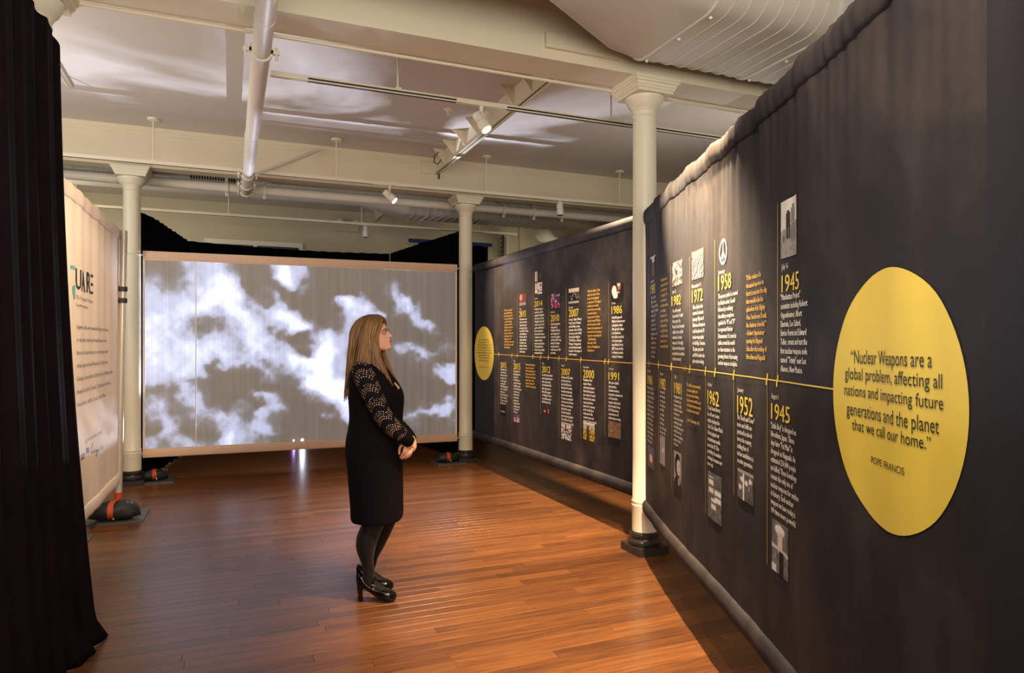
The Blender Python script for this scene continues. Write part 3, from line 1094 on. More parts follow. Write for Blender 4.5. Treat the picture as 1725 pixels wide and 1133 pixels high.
def ph_face(u, v):
    c = 0.55 + 0.1 * fb(u * 3, v * 3)
    if el(u, v, 0.5, 0.34, 0.38, 0.30): c = 0.12
    if el(u, v, 0.62, 0.38, 0.26, 0.20): c = 0.78
    if el(u, v, 0.55, 0.35, 0.05, 0.018) or el(u, v, 0.8, 0.35, 0.05, 0.018) or el(u, v, 0.68, 0.48, 0.09, 0.015): c = 0.25
    if v > 0.6 and el(u, v, 0.5, 0.95, 0.55, 0.36): c = 0.18
    if el(u, v, 0.66, 0.72, 0.10, 0.10): c = 0.7
    return c
def ph_strike(u, v):
    sky = (0.55, 0.66, 0.74)
    if abs(v - 0.15 - 1.05 * u) < 0.16: return (0.72, 0.20, 0.17) if abs(v - 0.15 - 1.05 * u) > 0.05 else (0.9, 0.85, 0.82)
    if el(u, v, 0.62, 0.48, 0.2, 0.08): return (0.85, 0.84, 0.8)
    return sky
def ph_dusk(u, v):
    if v < 0.35: return (0.42, 0.40, 0.62 - 0.3 * v)
    if el(u, v, 0.5, 0.55, 0.22, 0.2): return (0.9, 0.82, 0.78)
    return (0.55 - 0.2 * v, 0.36, 0.34)
def ph_field(u, v):
    if v < 0.08: return (0.93, 0.92, 0.88)
    if abs(u - 0.42) < 0.07 + 0.10 * v and v > 0.15: return (0.35, 0.22, 0.2)
    if el(u, v, 0.76, 0.33, 0.05, 0.06): return (0.15, 0.2, 0.4)
    n = fb(u * 12, v * 14)
    if v < 0.38: return (0.72, 0.74, 0.72)
    return (0.85, 0.74, 0.22) if n > 0.5 else (0.4, 0.42, 0.2)
def ph_trees(u, v):
    if v < 0.45:
        if abs(u - 0.45) < 0.06 or abs(v - 0.22 - 0.25 * u) < 0.03 or abs(v - 0.5 + 0.3 * u) < 0.03: return 0.1
        return (0.86, 0.82, 0.84)
    return 0.88 if fb(u * 16, v * 16) > 0.5 else 0.12
def ph_desert(u, v):
    n = fb(u * 9, v * 9)
    c = 0.42 + 0.35 * (n - 0.3)
    if el(u, v, 0.28, 0.58, 0.12, 0.06): c = 0.7
    return (c, c * 0.84, c * 0.64)
def ph_crowd(u, v):
    if v < 0.25: return (0.78, 0.73, 0.66)
    if v > 0.78: return 0.92 if (u * 9) % 1 < 0.3 and v > 0.84 else 0.07
    return 0.08 if fb(u * 10, v * 6) > 0.42 else (0.62, 0.56, 0.52)
def ph_hand(u, v):
    if el(u, v, 0.22, 0.5, 0.2, 0.36) or el(u, v, 0.32, 0.8, 0.2, 0.25): return (0.93, 0.9, 0.9)
    if el(u, v, 0.6, 0.12, 0.14, 0.12): return (0.9, 0.8, 0.66)
    if el(u, v, 0.62, 0.32, 0.12, 0.16): return (0.7, 0.42, 0.34)
    if el(u, v, 0.55, 0.62, 0.14, 0.06): return (0.85, 0.62, 0.52)
    return (0.16, 0.12, 0.13)
def ph_red(u, v):
    if el(u, v, 0.5, 0.8, 0.16, 0.2): return (0.85, 0.1, 0.16)
    n = fb(u * 9, v * 7)
    return (0.85, 0.6, 0.55) if n > 0.6 else ((0.25, 0.2, 0.5) if n > 0.42 else (0.12, 0.08, 0.12))
def ph_dark_people(u, v):
    if el(u, v, 0.2, 0.3, 0.22, 0.28): return (0.8, 0.55, 0.48)
    if v > 0.72: return 0.85 if (u * 6 + v) % 1 < 0.4 else 0.15
    return (0.30 + 0.3 * fb(u * 4, v * 4), 0.24, 0.26)
def ph_poster(u, v):
    if 0.72 < u < 0.9 and 0.1 < v < 0.4: return (0.6, 0.12, 0.14)
    if el(u, v, 0.5, 0.72, 0.14, 0.16): return (0.86, 0.34, 0.12)
    if 0.68 < u and (0.5 < v < 0.56 or 0.72 < v < 0.8): return (0.1, 0.1, 0.12)
    if u < 0.5 and v < 0.6 and (v * 14) % 1 < 0.35: return (0.6, 0.58, 0.58)
    if v > 0.9 and u < 0.4: return (0.15, 0.4, 0.2)
    return (0.9, 0.87, 0.86)
def ph_tube(u, v):
    if 0.15 < u < 0.85: return (0.85, 0.78, 0.7) if abs(u - 0.5) > 0.06 else (0.35, 0.2, 0.16)
    return (0.16, 0.12, 0.1)
def ph_flag(u, v):
    n = fb(u * 8, v * 8)
    if v < 0.5: return (0.25, 0.26, 0.6) if n > 0.45 else (0.8, 0.5, 0.6)
    return (0.9, 0.85, 0.85) if n > 0.5 else (0.6, 0.15, 0.2)
def ph_stage(u, v):
    if el(u, v, 0.25, 0.5, 0.14, 0.2): return (0.85, 0.55, 0.5)
    if 0.75 < u < 0.85 and 0.1 < v < 0.7: return (0.9, 0.7, 0.66)
    return (0.26, 0.12, 0.1)
def ph_black(u, v): return 0.07
def ph_rally(u, v):
    n = fb(u * 9, v * 12)
    return (0.72, 0.64, 0.62) if n > 0.5 else (0.25, 0.21, 0.21)
def ph_plans(u, v):
    if v < 0.2: return (0.62, 0.54, 0.5)
    k = (u * 5 + v * 4 + 1.5 * fb(u * 4, v * 4)) % 1
    return 0.78 if k < 0.3 else (0.16 if k < 0.6 else 0.4)
def ph_scroll(u, v):
    if v < 0.12 or (0.35 < u < 0.75 and v < 0.3): return 0.86
    return (0.45, 0.32, 0.22) if 0.3 < u < 0.8 else 0.12

# ---------------- near banner -------------------------------------
RB = 0.962
def PB(d): return FW * d + RT * RB
def fold_near(s, z):
    t = (z - 0.28) / 2.2
    a = 0.0012 + 0.006 * max(0, t) ** 5
    f = a * (math.sin(s * 17 + 0.6 * math.sin(s * 3)) + 0.5 * math.sin(s * 31 + 1.3) + 0.2 * math.sin(s * 53 + 2))
    f += 0.012 * math.exp(-((s - 3.25) / 0.10) ** 2) * (0.25 + 0.75 * t) - 0.007 * math.exp(-((s - 3.05) / 0.08) ** 2)
    f += 0.012 * math.sin(s * 2.2)
    return f + hems(z, 0.30, 2.485, 0.015 if z > 1 else 0.026) + 0.0026 * max(0.0, (t - 0.72) * 3.5) * math.sin(s * 83 + 2 * math.sin(s * 11))
BN = Plane(PB(4.90), PB(0.75), 0.30, 2.485, fold_near)
near = thing('timeline_banner', 'long dark printed timeline banner closest to the viewer, with the large yellow quotation circle', 'banner', (float(BN.p0[0]), float(BN.p0[1]), 0))
def bn_mat(s, z):
    return 1 if s > BN.px(1672, 500)[0] else 0
cloth(BN, 330, zlist(0.30, 2.485, 70), ['cloth_print', 'blue_cloth'], 'cloth', near, bn_mat)
# poles inside the hems
for z in (2.485 - 0.055, 0.355):
    a = BN.p0 + BN.n * (-0.028); b = BN.p1 + BN.n * (-0.028)
    G().tube([(a[0], a[1], z), (b[0], b[1], z)], 0.020, 12).build('pole', 'white_pole', near)

def circle_on(pl, cx, cy, x0, x1, yt, yb, mat, root, o=0.0022, edge=None):
    sa, _ = pl.px(x0, cy); sb, _ = pl.px(x1, cy)
    _, za = pl.px(cx, yt); _, zb = pl.px(cx, yb)
    cs, cz = (sa + sb) / 2, (za + zb) / 2
    rs, rz = (sb - sa) / 2, (za - zb) / 2
    n, m = 72, 22
    g = G(); vs, fs = [], []
    for i in range(m + 1):
        for k in range(n):
            th = 2 * math.pi * k / n
            rr = i / m
            vs.append(pl.P(cs + rs * rr * math.cos(th), cz + rz * rr * math.sin(th), o))
    for i in range(m):
        for k in range(n):
            k2 = (k + 1) % n
            fs.append((i * n + k, i * n + k2, (i + 1) * n + k2, (i + 1) * n + k))
    g.add(vs, fs)
    ob = g.build('circle_print', mat, root, smooth=True, angle=60)
    return cs, cz, rs, rz

circle_on(BN, 1506, 656, 1404.5, 1645, 450, 896, 'print_yellow', near)
Q = ['\u201cNuclear Weapons are a', 'global problem, affecting all', 'nations and impacting future', 'generations and the planet', 'that we call our home.\u201d']
boxes = [(1436, 1582, 588, 611, 593), (1426, 1600, 617, 637, 640), (1425, 1602, 645, 664, 673), (1429, 1594, 675, 697, 702), (1438, 1580, 704, 723, 725)]
for (x0, x1, yt, yb, _), tx in zip(boxes, Q):
    # fitted by the height of its capitals / ascenders at the left end
    sa, zt = BN.px(x0, yt); sb, _z = BN.px(x1, yt); _, zb = BN.px(x0, yb)
    v, f = text_raw(tx, 1, 'LEFT', 3)
    kx = (sb - sa) / (v[:, 0].max() - v[:, 0].min())
    ky = (zt - zb) / 0.72
    g = G()
    g.v = [BN.P(sa + (p[0] - v[:, 0].min()) * kx, zb + p[1] * ky, 0.004) for p in v]
    g.f = f; g.mi = [0] * len(f)
    g.build('quotation_line', 'print_black', near, smooth=False)
glyphs_on(BN, 'POPE FRANCIS', 1471, 1536.5, 767.5, 779, 'print_black', 'signature_line', near, o=0.004, res=3)

def tick(pl, s, z, root, k=1.0):
    strip(pl, [(s - 0.006 * k, z - 0.022 * k), (s - 0.003 * k, z - 0.004 * k), (s + 0.003 * k, z + 0.004 * k), (s + 0.006 * k, z + 0.022 * k)], 0.012 * k, 'print_yellow', 'tick_mark', root, o=0.0036)

sL, _ = BN.px(1405, 655)
ZL = BN.px(1405, 655)[1]
ZL0 = BN.px(1085, 610)[1]
def zline(s): return ZL0 + (ZL - ZL0) * s / sL
strip(BN, [(0.01, ZL0), (sL, ZL)], 0.005, 'print_yellow', 'timeline', near)

def entry(pl, zl, root, pole, up, date, year, body, photo, pale=False):
    """pole=(x, y_end); date=(text,y); year=(text,x0,x1,yt,yb); body=(text,x0,x1,yf,yl); photo=(x0,x1,yt,yb,fn,label)"""
    col = 'print_pale_line' if pale else 'print_line'
    if pole:
        s, z = pl.px(*pole)
        strip(pl, [(s, zl(s)), (s, z)], 0.006, col, 'stem_line', root)
        tick(pl, s, zl(s), root)
    if date:
        s0, _ = pl.px(date[1], date[2])
        v, _f = text_raw(date[0])
        text_on(pl, date[0], date[1], date[3], date[2], date[2], 'print_white', 'date_text', root, z_step=0.032, em=0.9)
    if year:
        glyphs_on(pl, year[0], year[1], year[2], year[3], year[4], 'print_yellow', 'year_number', root, bold=0.003)
    if body:
        text_on(pl, body[0], body[1], body[2], body[3], body[4], 'print_white', 'text_block', root, em=1.0, bold=0.003 if pale else 0.0018)
    for p in (photo or []):
        photo_on(pl, p[0], p[1], p[2], p[3], p[4], root, p[5])

def yellow_quote(pl, root, body, x0, x1, yf, yl):
    text_on(pl, body, x0, x1, yf, yl, 'print_gold', 'text_block', root, label='golden quotation lettering', em=0.95, bold=0.002)

E = lambda *a, **k: entry(BN, zline, near, *a, **k)
E((1095, 439), 1, ('September', 1098, 475, 1104), ('1983', 1098, 1107, 480, 496),
  ('As a nuclear\nfilm is shown\n"Doomsday" the\nnight 100 million\nwatching TV\nengaged in\nspeaks out, a\nSoviet officer\njudges a report\nlikely in error\nand halts the\nresponse; he\nis credited\nfor calm.', 1099, 1112, 502, 600),
  [(1097, 1107, 434, 467, ph_scroll, 'small brown and white print of a page on a stand')])
yellow_quote(BN, near, '"Nuclear war\ncannot be won\nand must not\nbe fought. The\nonly value in\nour two nations\npossessing\nweapons is to\nmake sure they\nwill never be\nused. But then\nwould it not be\nbetter to do\naway with them."', 1116, 1131, 473, 583)
E((1135, 448), 1, ('June 12', 1137, 492, 1142), ('1982', 1136, 1150, 499, 515.6),
  ("One million people\ndemonstrate in Central\nPark as part of the\nNuclear Freeze Movement\ncalling for peace and the\nelimination of nuclear\nweapons. It is the single\nlargest anti-nuclear protest\nand political demonstration\nin American history.", 1137, 1156, 524, 604),
  [(1137, 1152, 443, 483, ph_rally, 'black and white print of a packed rally')])
E((1165, 432), 1, ('November 11', 1168, 483, 1181), ('1972', 1168, 1184, 489, 510),
  ('Three hijackers take\ncontrol of a domestic\npassenger flight out of\nAlabama and threaten to\ncrash the plane into US\nnuclear weapons plant\nin Oak Ridge, Tennessee.\nThe plane gets as low\nas 8,000 feet before the\npilot evades the diving.', 1169, 1188, 518, 608),
  [(1168, 1185, 425, 472, ph_plans, 'grey aerial print of a weapons plant')])
E((1204, 404), 1, ('January', 1208, 459.5, 1218), ('1958', 1208, 1229, 465, 490),
  ('The peace symbol is created\nby British activist Gerald\nHoltom by combining\nthe military semaphore\nsymbols for "N" and "D"\nto represent Nuclear\nDisarmament. It is used at\nrallies around the world\nto draw attention to the\ngrowing threat of increasing\nnuclear weapons stockpiles.', 1208, 1240, 500, 611), None)
yellow_quote(BN, near, '"If the radiance of a\nthousand suns were to\nburst at once into the sky,\nthat would be like the\nsplendour of the Mighty\nOne, I am become Death,\nthe shatterer of worlds."\n- Robert Oppenheimer\nquoting the Bhagavad\nGita after the bombing of\nHiroshima and Nagasaki', 1253, 1289, 469, 601)
E((1306, 343), 1, ('July 16', 1313, 451, 1324), ('1945', 1313, 1345, 464, 493),
  ('"Manhattan Project"\nscientists including Robert\nOppenheimer, Albert\nEinstein, Leo Szilard,\nEnrico Fermi and Edward\nTeller, create and test the\nfirst nuclear weapon code\nnamed "Trinity" near Los\nAlamos, New Mexico.', 1311.5, 1360, 502, 621),
  [(1311.5, 1340, 341.5, 436.6, ph_two_men, 'black and white print of two people standing in a desert')])
# lower row
E((1087, 860), 0, ('January', 1092, 624, 1098), ('1986', 1092, 1100.7, 631, 646),
  ('After nuclear fuel\nruns out of control\nnear Chernobyl, the\nthe flames rise to\n2,000 degrees with\nwell above normal\nradiation. The total\ncost of it in Kiev,\nfor the first time,\nnames a number of\nexposed workers\nand the nearby,\nMay first winds.', 1092, 1104, 652, 740),
  [(1093, 1104, 748, 783, ph_dusk, 'small violet and pink print of a tower at dusk')])
E((1113, 779), 0, ('October', 1115, 629, 1121), ('1982', 1115, 1125, 636, 654),
  ('Ploughshares Fund\nmakes its first grant\nto women opposed\nto the nuclear bases\nnear a UK field\nin a cooperative\neffort which saw\nnearly fifteen by\nthe cruise at Greenham\nWomen end of 1981.', 1115, 1126, 659, 726),
  [(1115, 1124, 731, 779, ph_strike, 'blue print with a red and white missile')])
E((1136, 820), 0, ('July', 1140, 634, 1143), ('1981', 1139.6, 1151, 643, 662),
  ('Ploughshares Fund\nis founded in San\nFrancisco by Sally\nLilienthal to reduce\nthe threat of\nnuclear war; the first\nmeeting is around\nthe family living room\nand she now sees\nother women giving\ngrants to help in\nthe cause.', 1139, 1154, 667, 746),
  [(1139, 1151, 757, 824, ph_face, 'black and white portrait print of a dark-haired woman')])
yellow_quote(BN, near, '"We will not prematurely\nor unnecessarily risk\nthe costs of worldwide\nnuclear war in which even\nthe fruits of victory would\nbe ashes in our mouth,"\n\n- John F. Kennedy, 1962', 1160, 1181, 648, 706)
E((1188.6, 864), 0, ('October', 1192, 647, 1199), ('1962', 1192, 1209, 656, 680),
  ('US and Soviet forces\nface off over Soviet\nmissiles deployed in\nCuba. The Cuban Missile\nCrisis is played out\nin mainstream media\nacross the US. The\npossibility of a nuclear\nexchange becomes ever\nmore real.', 1192, 1215, 686, 779),
  [(1192, 1213, 791, 868, ph_papers, 'black and white print of newspaper front pages')])
E((1233.4, 833), 0, ('January', 1239.5, 656, 1249), ('1952', 1239, 1263, 665, 695.5),
  ('The "Duck and Cover"\nmovie and drills are\npracticed in schools\nacross the country,\ninstilling fear of\nnuclear annihilation in\nan entire generation.', 1239, 1266, 702, 774),
  [(1239.5, 1264.6, 787, 836, ph_peace_people, 'black and white print of schoolchildren')])
E((1288.8, 950), 0, ('August 6', 1296, 667, 1308), ('1945', 1295.5, 1327, 678, 705),
  ('"Little Boy" is dropped on\nHiroshima, Japan. Three\ndays later "Fat Man" is\ndropped on Nagasaki. An\nestimated 250,000 people\nare killed. These bombings\nremain the only use of\nnuclear weapons for warfare\nin history. Each nuclear\nweapon we have today is\n100 times more powerful.', 1295, 1344, 716, 857),
  [(1296.5, 1324, 871, 957, ph_mush, 'black and white print of a mushroom cloud')])
for x, y in ((1157, 617), (1233.4, 633)):
    s, z = BN.px(x, y); tick(BN, s, zline(s), near, 0.7)

# peace symbol
def peace():
    pl = BN
    sa, _ = pl.px(1209, 425); sb, _ = pl.px(1221.8, 425)
    _, zt = pl.px(1215, 402); _, zb = pl.px(1215, 446)
    cs, cz, rs, rz = (sa + sb) / 2, (zt + zb) / 2, (sb - sa) / 2, (zt - zb) / 2
    r = (rs + rz) / 2
    rs, rz = rs, rz
    w = 0.0115
    def ringp(n=48):
        vs, fs = [], []
        for k in range(n):
            th = 2 * math.pi * k / n
            vs.append(pl.P(cs + rs * math.cos(th), cz + rz * math.sin(th), 0.0032))
            vs.append(pl.P(cs + (rs - w * rs / rz) * math.cos(th), cz + (rz - w) * math.sin(th), 0.0032))
        for k in range(n):
            k2 = (k + 1) % n
            fs.append((2 * k, 2 * k2, 2 * k2 + 1, 2 * k + 1))
        g.add(vs, fs)
    g = G(); ringp()
    def bar(a, b):
        n = 6
        vs = []
        dx, dz = b[0] - a[0], b[1] - a[1]; L = math.hypot(dx, dz)
        nx, nz = -dz / L * w / 2, dx / L * w / 2
        for k in range(n + 1):
            s, z = a[0] + dx * k / n, a[1] + dz * k / n
            vs += [pl.P(s + nx, z + nz, 0.0034), pl.P(s - nx, z - nz, 0.0034)]
        g.add(vs, [(2 * i, 2 * i + 1, 2 * i + 3, 2 * i + 2) for i in range(n)])
    bar((cs, cz + rz - w / 2), (cs, cz - rz + w / 2))
    for sg in (-1, 1):
        bar((cs, cz), (cs + sg * (rs) * 0.66, cz - (rz) * 0.66))
    g.build('peace_symbol', 'print_white', near, smooth=False, label='white peace symbol')
peace()

# ---------------- far banner ---------------------------------------
def fold_far(s, z):
    t = (z - 0.31) / 2.24
    f = 0.004 * (math.sin(s * 5 + 1) + 0.3 * math.sin(s * 13)) * (0.3 + 0.7 * t)
    return f + hems(z, 0.31, 2.55, 0.034)
BF = Plane((2.935, 8.31), (2.985, 4.40), 0.31, 2.55, fold_far)
far = thing('timeline_banner', 'dark brown timeline banner with the small yellow circle, between the nearest and the far column', 'banner', (float(BF.p0[0]), float(BF.p0[1]), 0))
cloth(BF, 160, zlist(0.31, 2.55, 50), ['cloth_print', 'blue_cloth'], 'cloth', far, lambda s, z: 1 if s < BF.px(832, 600)[0] else 0)
for z in (2.55 - 0.055, 0.365):
    a = BF.p0 + BF.n * (-0.028); b = BF.p1 + BF.n * (-0.028)
    G().tube([(a[0], a[1], z), (b[0], b[1], z)], 0.020, 12).build('pole', 'white_pole', far)
ZF0 = BF.px(832, 596)[1]; SF0 = BF.px(832, 596)[0]
ZF1 = BF.px(1060, 611)[1]; SF1 = BF.px(1060, 611)[0]
def zlf(s): return ZF0 + (ZF1 - ZF0) * (s - SF0) / (SF1 - SF0)
strip(BF, [(0.02, zlf(0.02)), (BF.L - 0.02, zlf(BF.L - 0.02))], 0.006, 'print_gold', 'timeline', far)
circle_on(BF, 816, 595, 800, 832, 549.5, 640, 'print_yellow', far, o=0.0022)
text_on(BF, 'In our research for\nnuclear weapons and for\nseeking to end nuclear in the\nworld, see the ugly. They can\nstop such an event in the 21\ncentury. Ploughshares Fund is\nproud to invest in ideas\nand in people who will\nbuild safety and hope.', 804.5, 828, 572, 607, 'print_black', 'quotation_line', far, em=0.8, o=0.004, center=True)
glyphs_on(BF, 'Ploughshares Fund', 808, 824, 616, 619.5, 'print_orange', 'signature_line', far, o=0.004)
E = lambda *a, **k: entry(BF, zlf, far, *a, pale=True, **k)
yellow_quote(BF, far, '"The more engaged\nnations will become\nthe nuclear war that\nno one would have to\nsee in this century,\nworking in the halls\nchallenge and step to\nmaking us safe, we\nmust go quickly, more\nworking together to\nbring peace soon."\n- Nobel Peace Laureate\nPeace conference with\nWorld Summit', 849.6, 866, 523, 585)
E((872, 495), 1, ('May', 876.5, 521, 879), ('2015', 875.5, 886.5, 524, 534),
  ('UN conference meets:\nthe Pact to the nuclear\ntreaty on moving, met\nwith a change of course,\nhope in New York Treaty\nreview of findings and\nefforts by a number of\ntestify a small number\nin the family to make\nthe threat of a nuclear\nincident on our use of\nnuclear weapons.', 876, 890, 538, 592),
  [(876, 887, 495.6, 514.7, ph_dark_people, 'dim print of people at a meeting')])
E((898, 459), 1, ('January', 900.5, 503, 906), ('2014', 900, 913.6, 507, 517),
  ('Ploughshares begins a\nnew nuclear series by\nrunning the Ploughshares\nChair report created by\nPloughshares Fund. They\ncenters on more US and\nspend over $1 trillion of\nthe next century, and\nthe new three decades in\nto make the current nuclear\nweapons and replace\nweapons expand systems.\nThe study found most\nnuclear weapon spending\nworking until retirees.', 900.5, 919, 521, 594),
  [(900, 906, 458, 475, ph_tube, 'narrow pale print of two tubes'), (901, 913, 477, 496, ph_poster, 'white and red printed flyer')])
G0 = glyphs_on(BF, '13\nA\nB', 908, 912, 460, 468, 'print_grey', 'small_caption', far)
E((924, 496), 1, ('November', 927.6, 526, 935), ('2010', 927.6, 942, 530, 541.7),
  ('Nearly 80 organizations\nbring together in\nPloughshares Fund, first\nmajor campaign, work\nto secure the ratification\nof the New START Treaty,\nlimiting US and Russian\nstrategic nuclear and\nnuclear weapons to 1550\nper country.', 928, 946, 546, 594),
  [(928, 943, 495.5, 519, ph_red, 'colourful print of people and flags around a red figure')])
E((955, 486), 1, ('January', 959.4, 518, 966), ('2007', 959.4, 975, 521, 534),
  ('George P. Shultz, William J.\nPerry, Henry A. Kissinger\nand Sam Nunn, veteran\nstatesmen of the Cold War,\nwrite an op-ed in the Wall\nStreet Journal calling for\n"A World Free of Nuclear\nWeapons," bringing much\nneeded political and public\nattention to the dangers of\nnuclear weapons.', 959.4, 981, 538.5, 596.5),
  [(959, 976, 486.5, 511.5, ph_crowd, 'print of a row of people in dark suits')])
yellow_quote(BF, far, '"After the failure of the\ntalks last month, I flew\nhome from Reykjavik\nso dispirited. The biggest\nreductions in nuclear\narms had been seriously\nconsidered by the\nsuperpowers and then\nsnatched away. Without\nthe final outcome of the\nSummit, the importance of\nour work in the next year\ncannot be overestimated."\n- Sally Lilienthal,\nNovember 1986\nLetter to Ploughshares\nFund donors', 990, 1014, 491, 590)
E((1025, 475), 1, ('October', 1030.5, 511, 1037), ('1986', 1030, 1048, 515.5, 529),
  ('Ronald Reagan and\nMikhail Gorbachev meet\nin Reykjavik, Iceland.\nAlthough talks collapse\nin the final hours,\ntheir efforts soon lead\nto the Intermediate-\nrange Nuclear Forces\n(INF) Treaty, the first\nto eliminate an entire\ncategory of weapons.', 1030.5, 1053, 535, 600),
  [(1030, 1051, 478, 503, ph_hand, 'print of two officials in conversation')])
E((840, 700), 0, None, ('2015', 843, 853, 609.5, 619),
  ('Ploughshares has\nreleased its new\nauthors, Fleets, for\nsecurity in order\nand its last game\nmatching gifts\nWilliam/Imagine and\nhold as the Allows\nMen launch:\nNuclear, Naval, and\nFuture, Securities\nPeace is not a high\nthan that one.', 843, 856, 622, 678),
  [(843.7, 852, 681.5, 699, ph_black, 'black square print with white lettering')])
glyphs_on(BF, '#GLOBAL', 844, 851.5, 690, 693.5, 'print_white', 'small_caption', far, o=0.004)
E((863, 716), 0, ('May', 866, 608, 869), ('2015', 865.5, 877, 611, 622),
  ('The ambassadors of\nthirty leading nations\nnations of Iran:\nThe E3/EU agree to\ncomprehensive deal to\nhopefully be peaceful\nin the world. Iran agrees\nto try for a treaty\nbuilt with conflict\nin time and that\nmany countries.\nPloughshares Fund\nproudly supporting\nthe diplomacy of\nworld peace.', 865.5, 879, 625, 693),
  [(866, 875.5, 697, 709, ph_flag, 'small blue, red and white print of flags')])
yellow_quote(BF, far, '"More than 15,000 nuclear\nweapons remain in the\nworld today, although over\nNuclear weapons 93,000 in\n1986, most are still enough\nnuclear weapons today,\nenough to destroy us all"\n- National US security memo', 886, 903, 614, 650)
E((910.5, 696.5), 0, ('May', 913.5, 612, 917), ('2012', 913, 927, 616, 627),
  ('One of the most prominent\nnational organizations about\nnuclear weapons today\nis the Navy Nuclear War\nalbums category and on\nNational Target against\na football guy. The Great\nStrong. Nuclear weapon\nforbidden until society.', 913, 931, 631, 676),
  [(915, 926, 686, 697, ph_stage, 'small dark red print of a speaker on a stage')])
E((942, 735), 0, ('August', 946, 615, 952), ('2007', 946, 961, 620, 631),
  ('A fully armed B-52 carries\nfrom Minot Air Force\nBase, North Dakota, to\nBarksdale Air Force Base\nin Louisiana transporting\nsix armed cruise missiles.\nThe planes are unattended\non the tarmac for 36 hours\nbefore the crew discovers\nthat half of the nuclear\nheads had already left\nnuclear warheads attached.\nThese had been 72 other\nnuclear missions since 1961.', 946, 967, 635, 711),
  [(946, 963, 713, 738, ph_trees, 'black and white print of a bare branching shape over pebbles')])
E((979, 738.6), 0, ('September', 983, 618, 993), ('2000', 983, 1001, 622, 636),
  ('Ploughshares Fund\nsupports Russian\nenvironmental engineer\nNadezhda Kutepova to\nalert residents of central\nSiberia about the nuclear\nweapons production\nplants in the community\nand the deadly effects\nof plutonium. Public\nopposition grows and\nmember is enforced world.', 983, 1005, 639.5, 708),
  [(983, 1002, 710, 739, ph_field, 'print of a dark figure in a yellow meadow')])
E((1019, 734), 0, ('October', 1025, 621, 1034), ('1991', 1025, 1043, 626, 639.5),
  ('After years of public\ndemonstrations,\nGorbachev declares a\nmoratorium on nuclear test\non "Soviet nuclear\nweapons testing. A year\nlater, President George\nH. W. Bush declares\na moratorium on US\nnuclear weapons testing.', 1025, 1049, 644, 703),
  [(1024.6, 1046, 708, 735, ph_desert, 'sandy brown aerial print of cratered desert')])

# ---------------- cream banner at the left -------------------------
def fold_left(s, z):
    t = (z - 0.3) / 2.24
    return 0.004 * math.sin(s * 9 + 0.5) + 0.004 * math.sin(s * 23) * t + hems(z, 0.30, 2.54, 0.013) + 0.002 * math.sin(s * 26) * (1 - t) ** 6
BL = Plane((-0.93, 4.42), (-0.885, 6.92), 0.30, 2.54, fold_left)
left = thing('title_banner', 'cream cloth banner with black title lettering at the left, behind the black curtain', 'banner', (float(BL.p0[0]), float(BL.p0[1]), 0))
cloth(BL, 110, zlist(0.30, 2.54, 44), ['cream_cloth'], 'cloth', left)
for ch, xa, xb, ya, yb in (('U', 126.8, 134.0, 451, 486), ('A', 135.2, 143.6, 454, 489.5), ('R', 146, 152.2, 457.5, 492)):
    glyphs_on(BL, ch, xa, xb, ya, yb, 'print_black', 'title_letter', left, bold=0.008, o=0.003)
# the last letter is three stacked bars
for (yt, yb) in ((461.5, 465.5), (476, 480), (490, 494)):
    s0, z0 = BL.px(153.3, yt); s1, _ = BL.px(157, yt); _, z1 = BL.px(153.3, yb)
    g = G(); g.add([BL.P(s0, z0, 0.003), BL.P(s1, z0, 0.003), BL.P(s1, z1, 0.003), BL.P(s0, z1, 0.003)], [(0, 3, 2, 1)])
    g.build('title_bar', 'print_black', left, smooth=False)
def quad_on(pl, pts, mat, name, root, o=0.003):
    g = G(); g.add([pl.P(*pl.px(*p), o) for p in pts], [tuple(range(len(pts)))])
    g.build(name, mat, root, smooth=False)
quad_on(BL, [(118, 446), (126, 448), (126, 453.5), (118, 452)], 'print_teal', 'emblem_stroke', left)
quad_on(BL, [(121, 481), (126.2, 480), (126.2, 485), (125.6, 504), (124, 503), (121, 489)], 'print_teal', 'emblem_stroke', left)
text_on(BL, 'The Crossroads for Nuclear\nSecurity Innovation', 127.5, 157, 500, 513, 'print_grey', 'text_block', left, em=0.72, o=0.003)
text_on(BL, 'Square is a the well- minded design intersection\nre the public realm and new because for who\nthreat of nuclear arms is a consortium of seven\nof the largest and well funders in United States:\nCarnegie Corporation of New York, the William New\nHewlett, the John D. and C. Macarthur Foundation,\nUnited States, and the Skoll Global Threats', 128, 189, 550, 683, 'print_grey', 'text_block', left, em=0.5, o=0.003)
text_on(BL, 'Supported by the following', 143.5, 171, 743, 743, 'print_grey', 'text_block', left, z_step=0.05, em=0.8, o=0.003)
glyphs_on(BL, 'HABIT', 135, 143, 769, 776, 'print_black', 'logo_text', left, o=0.003)
quad_on(BL, [(134, 766.5), (143.5, 762), (143.5, 763), (134, 767.5)], 'print_black', 'logo_rule', left)
for k in range(4):
    quad_on(BL, [(146 , 754 + 2.4 * k), (150.5, 752.6 + 2.4 * k), (150.5, 754 + 2.4 * k), (146, 755.4 + 2.4 * k)], 'print_black', 'logo_bar', left)
def pen(pts):
    P = [BL.px(*p) for p in pts]
    strip(BL, P, 0.008, 'print_black', 'logo_signature', left, o=0.003)
pen([(157, 745), (153.5, 756), (154.5, 762), (158, 760), (159, 757), (160, 761), (162, 757), (163.5, 760), (165, 756)])
pen([(162, 757), (160.5, 766), (161.5, 768), (164, 757)])
glyphs_on(BL, 'SKOLL', 168, 174, 752, 758, 'print_grey', 'logo_text', left, o=0.003)

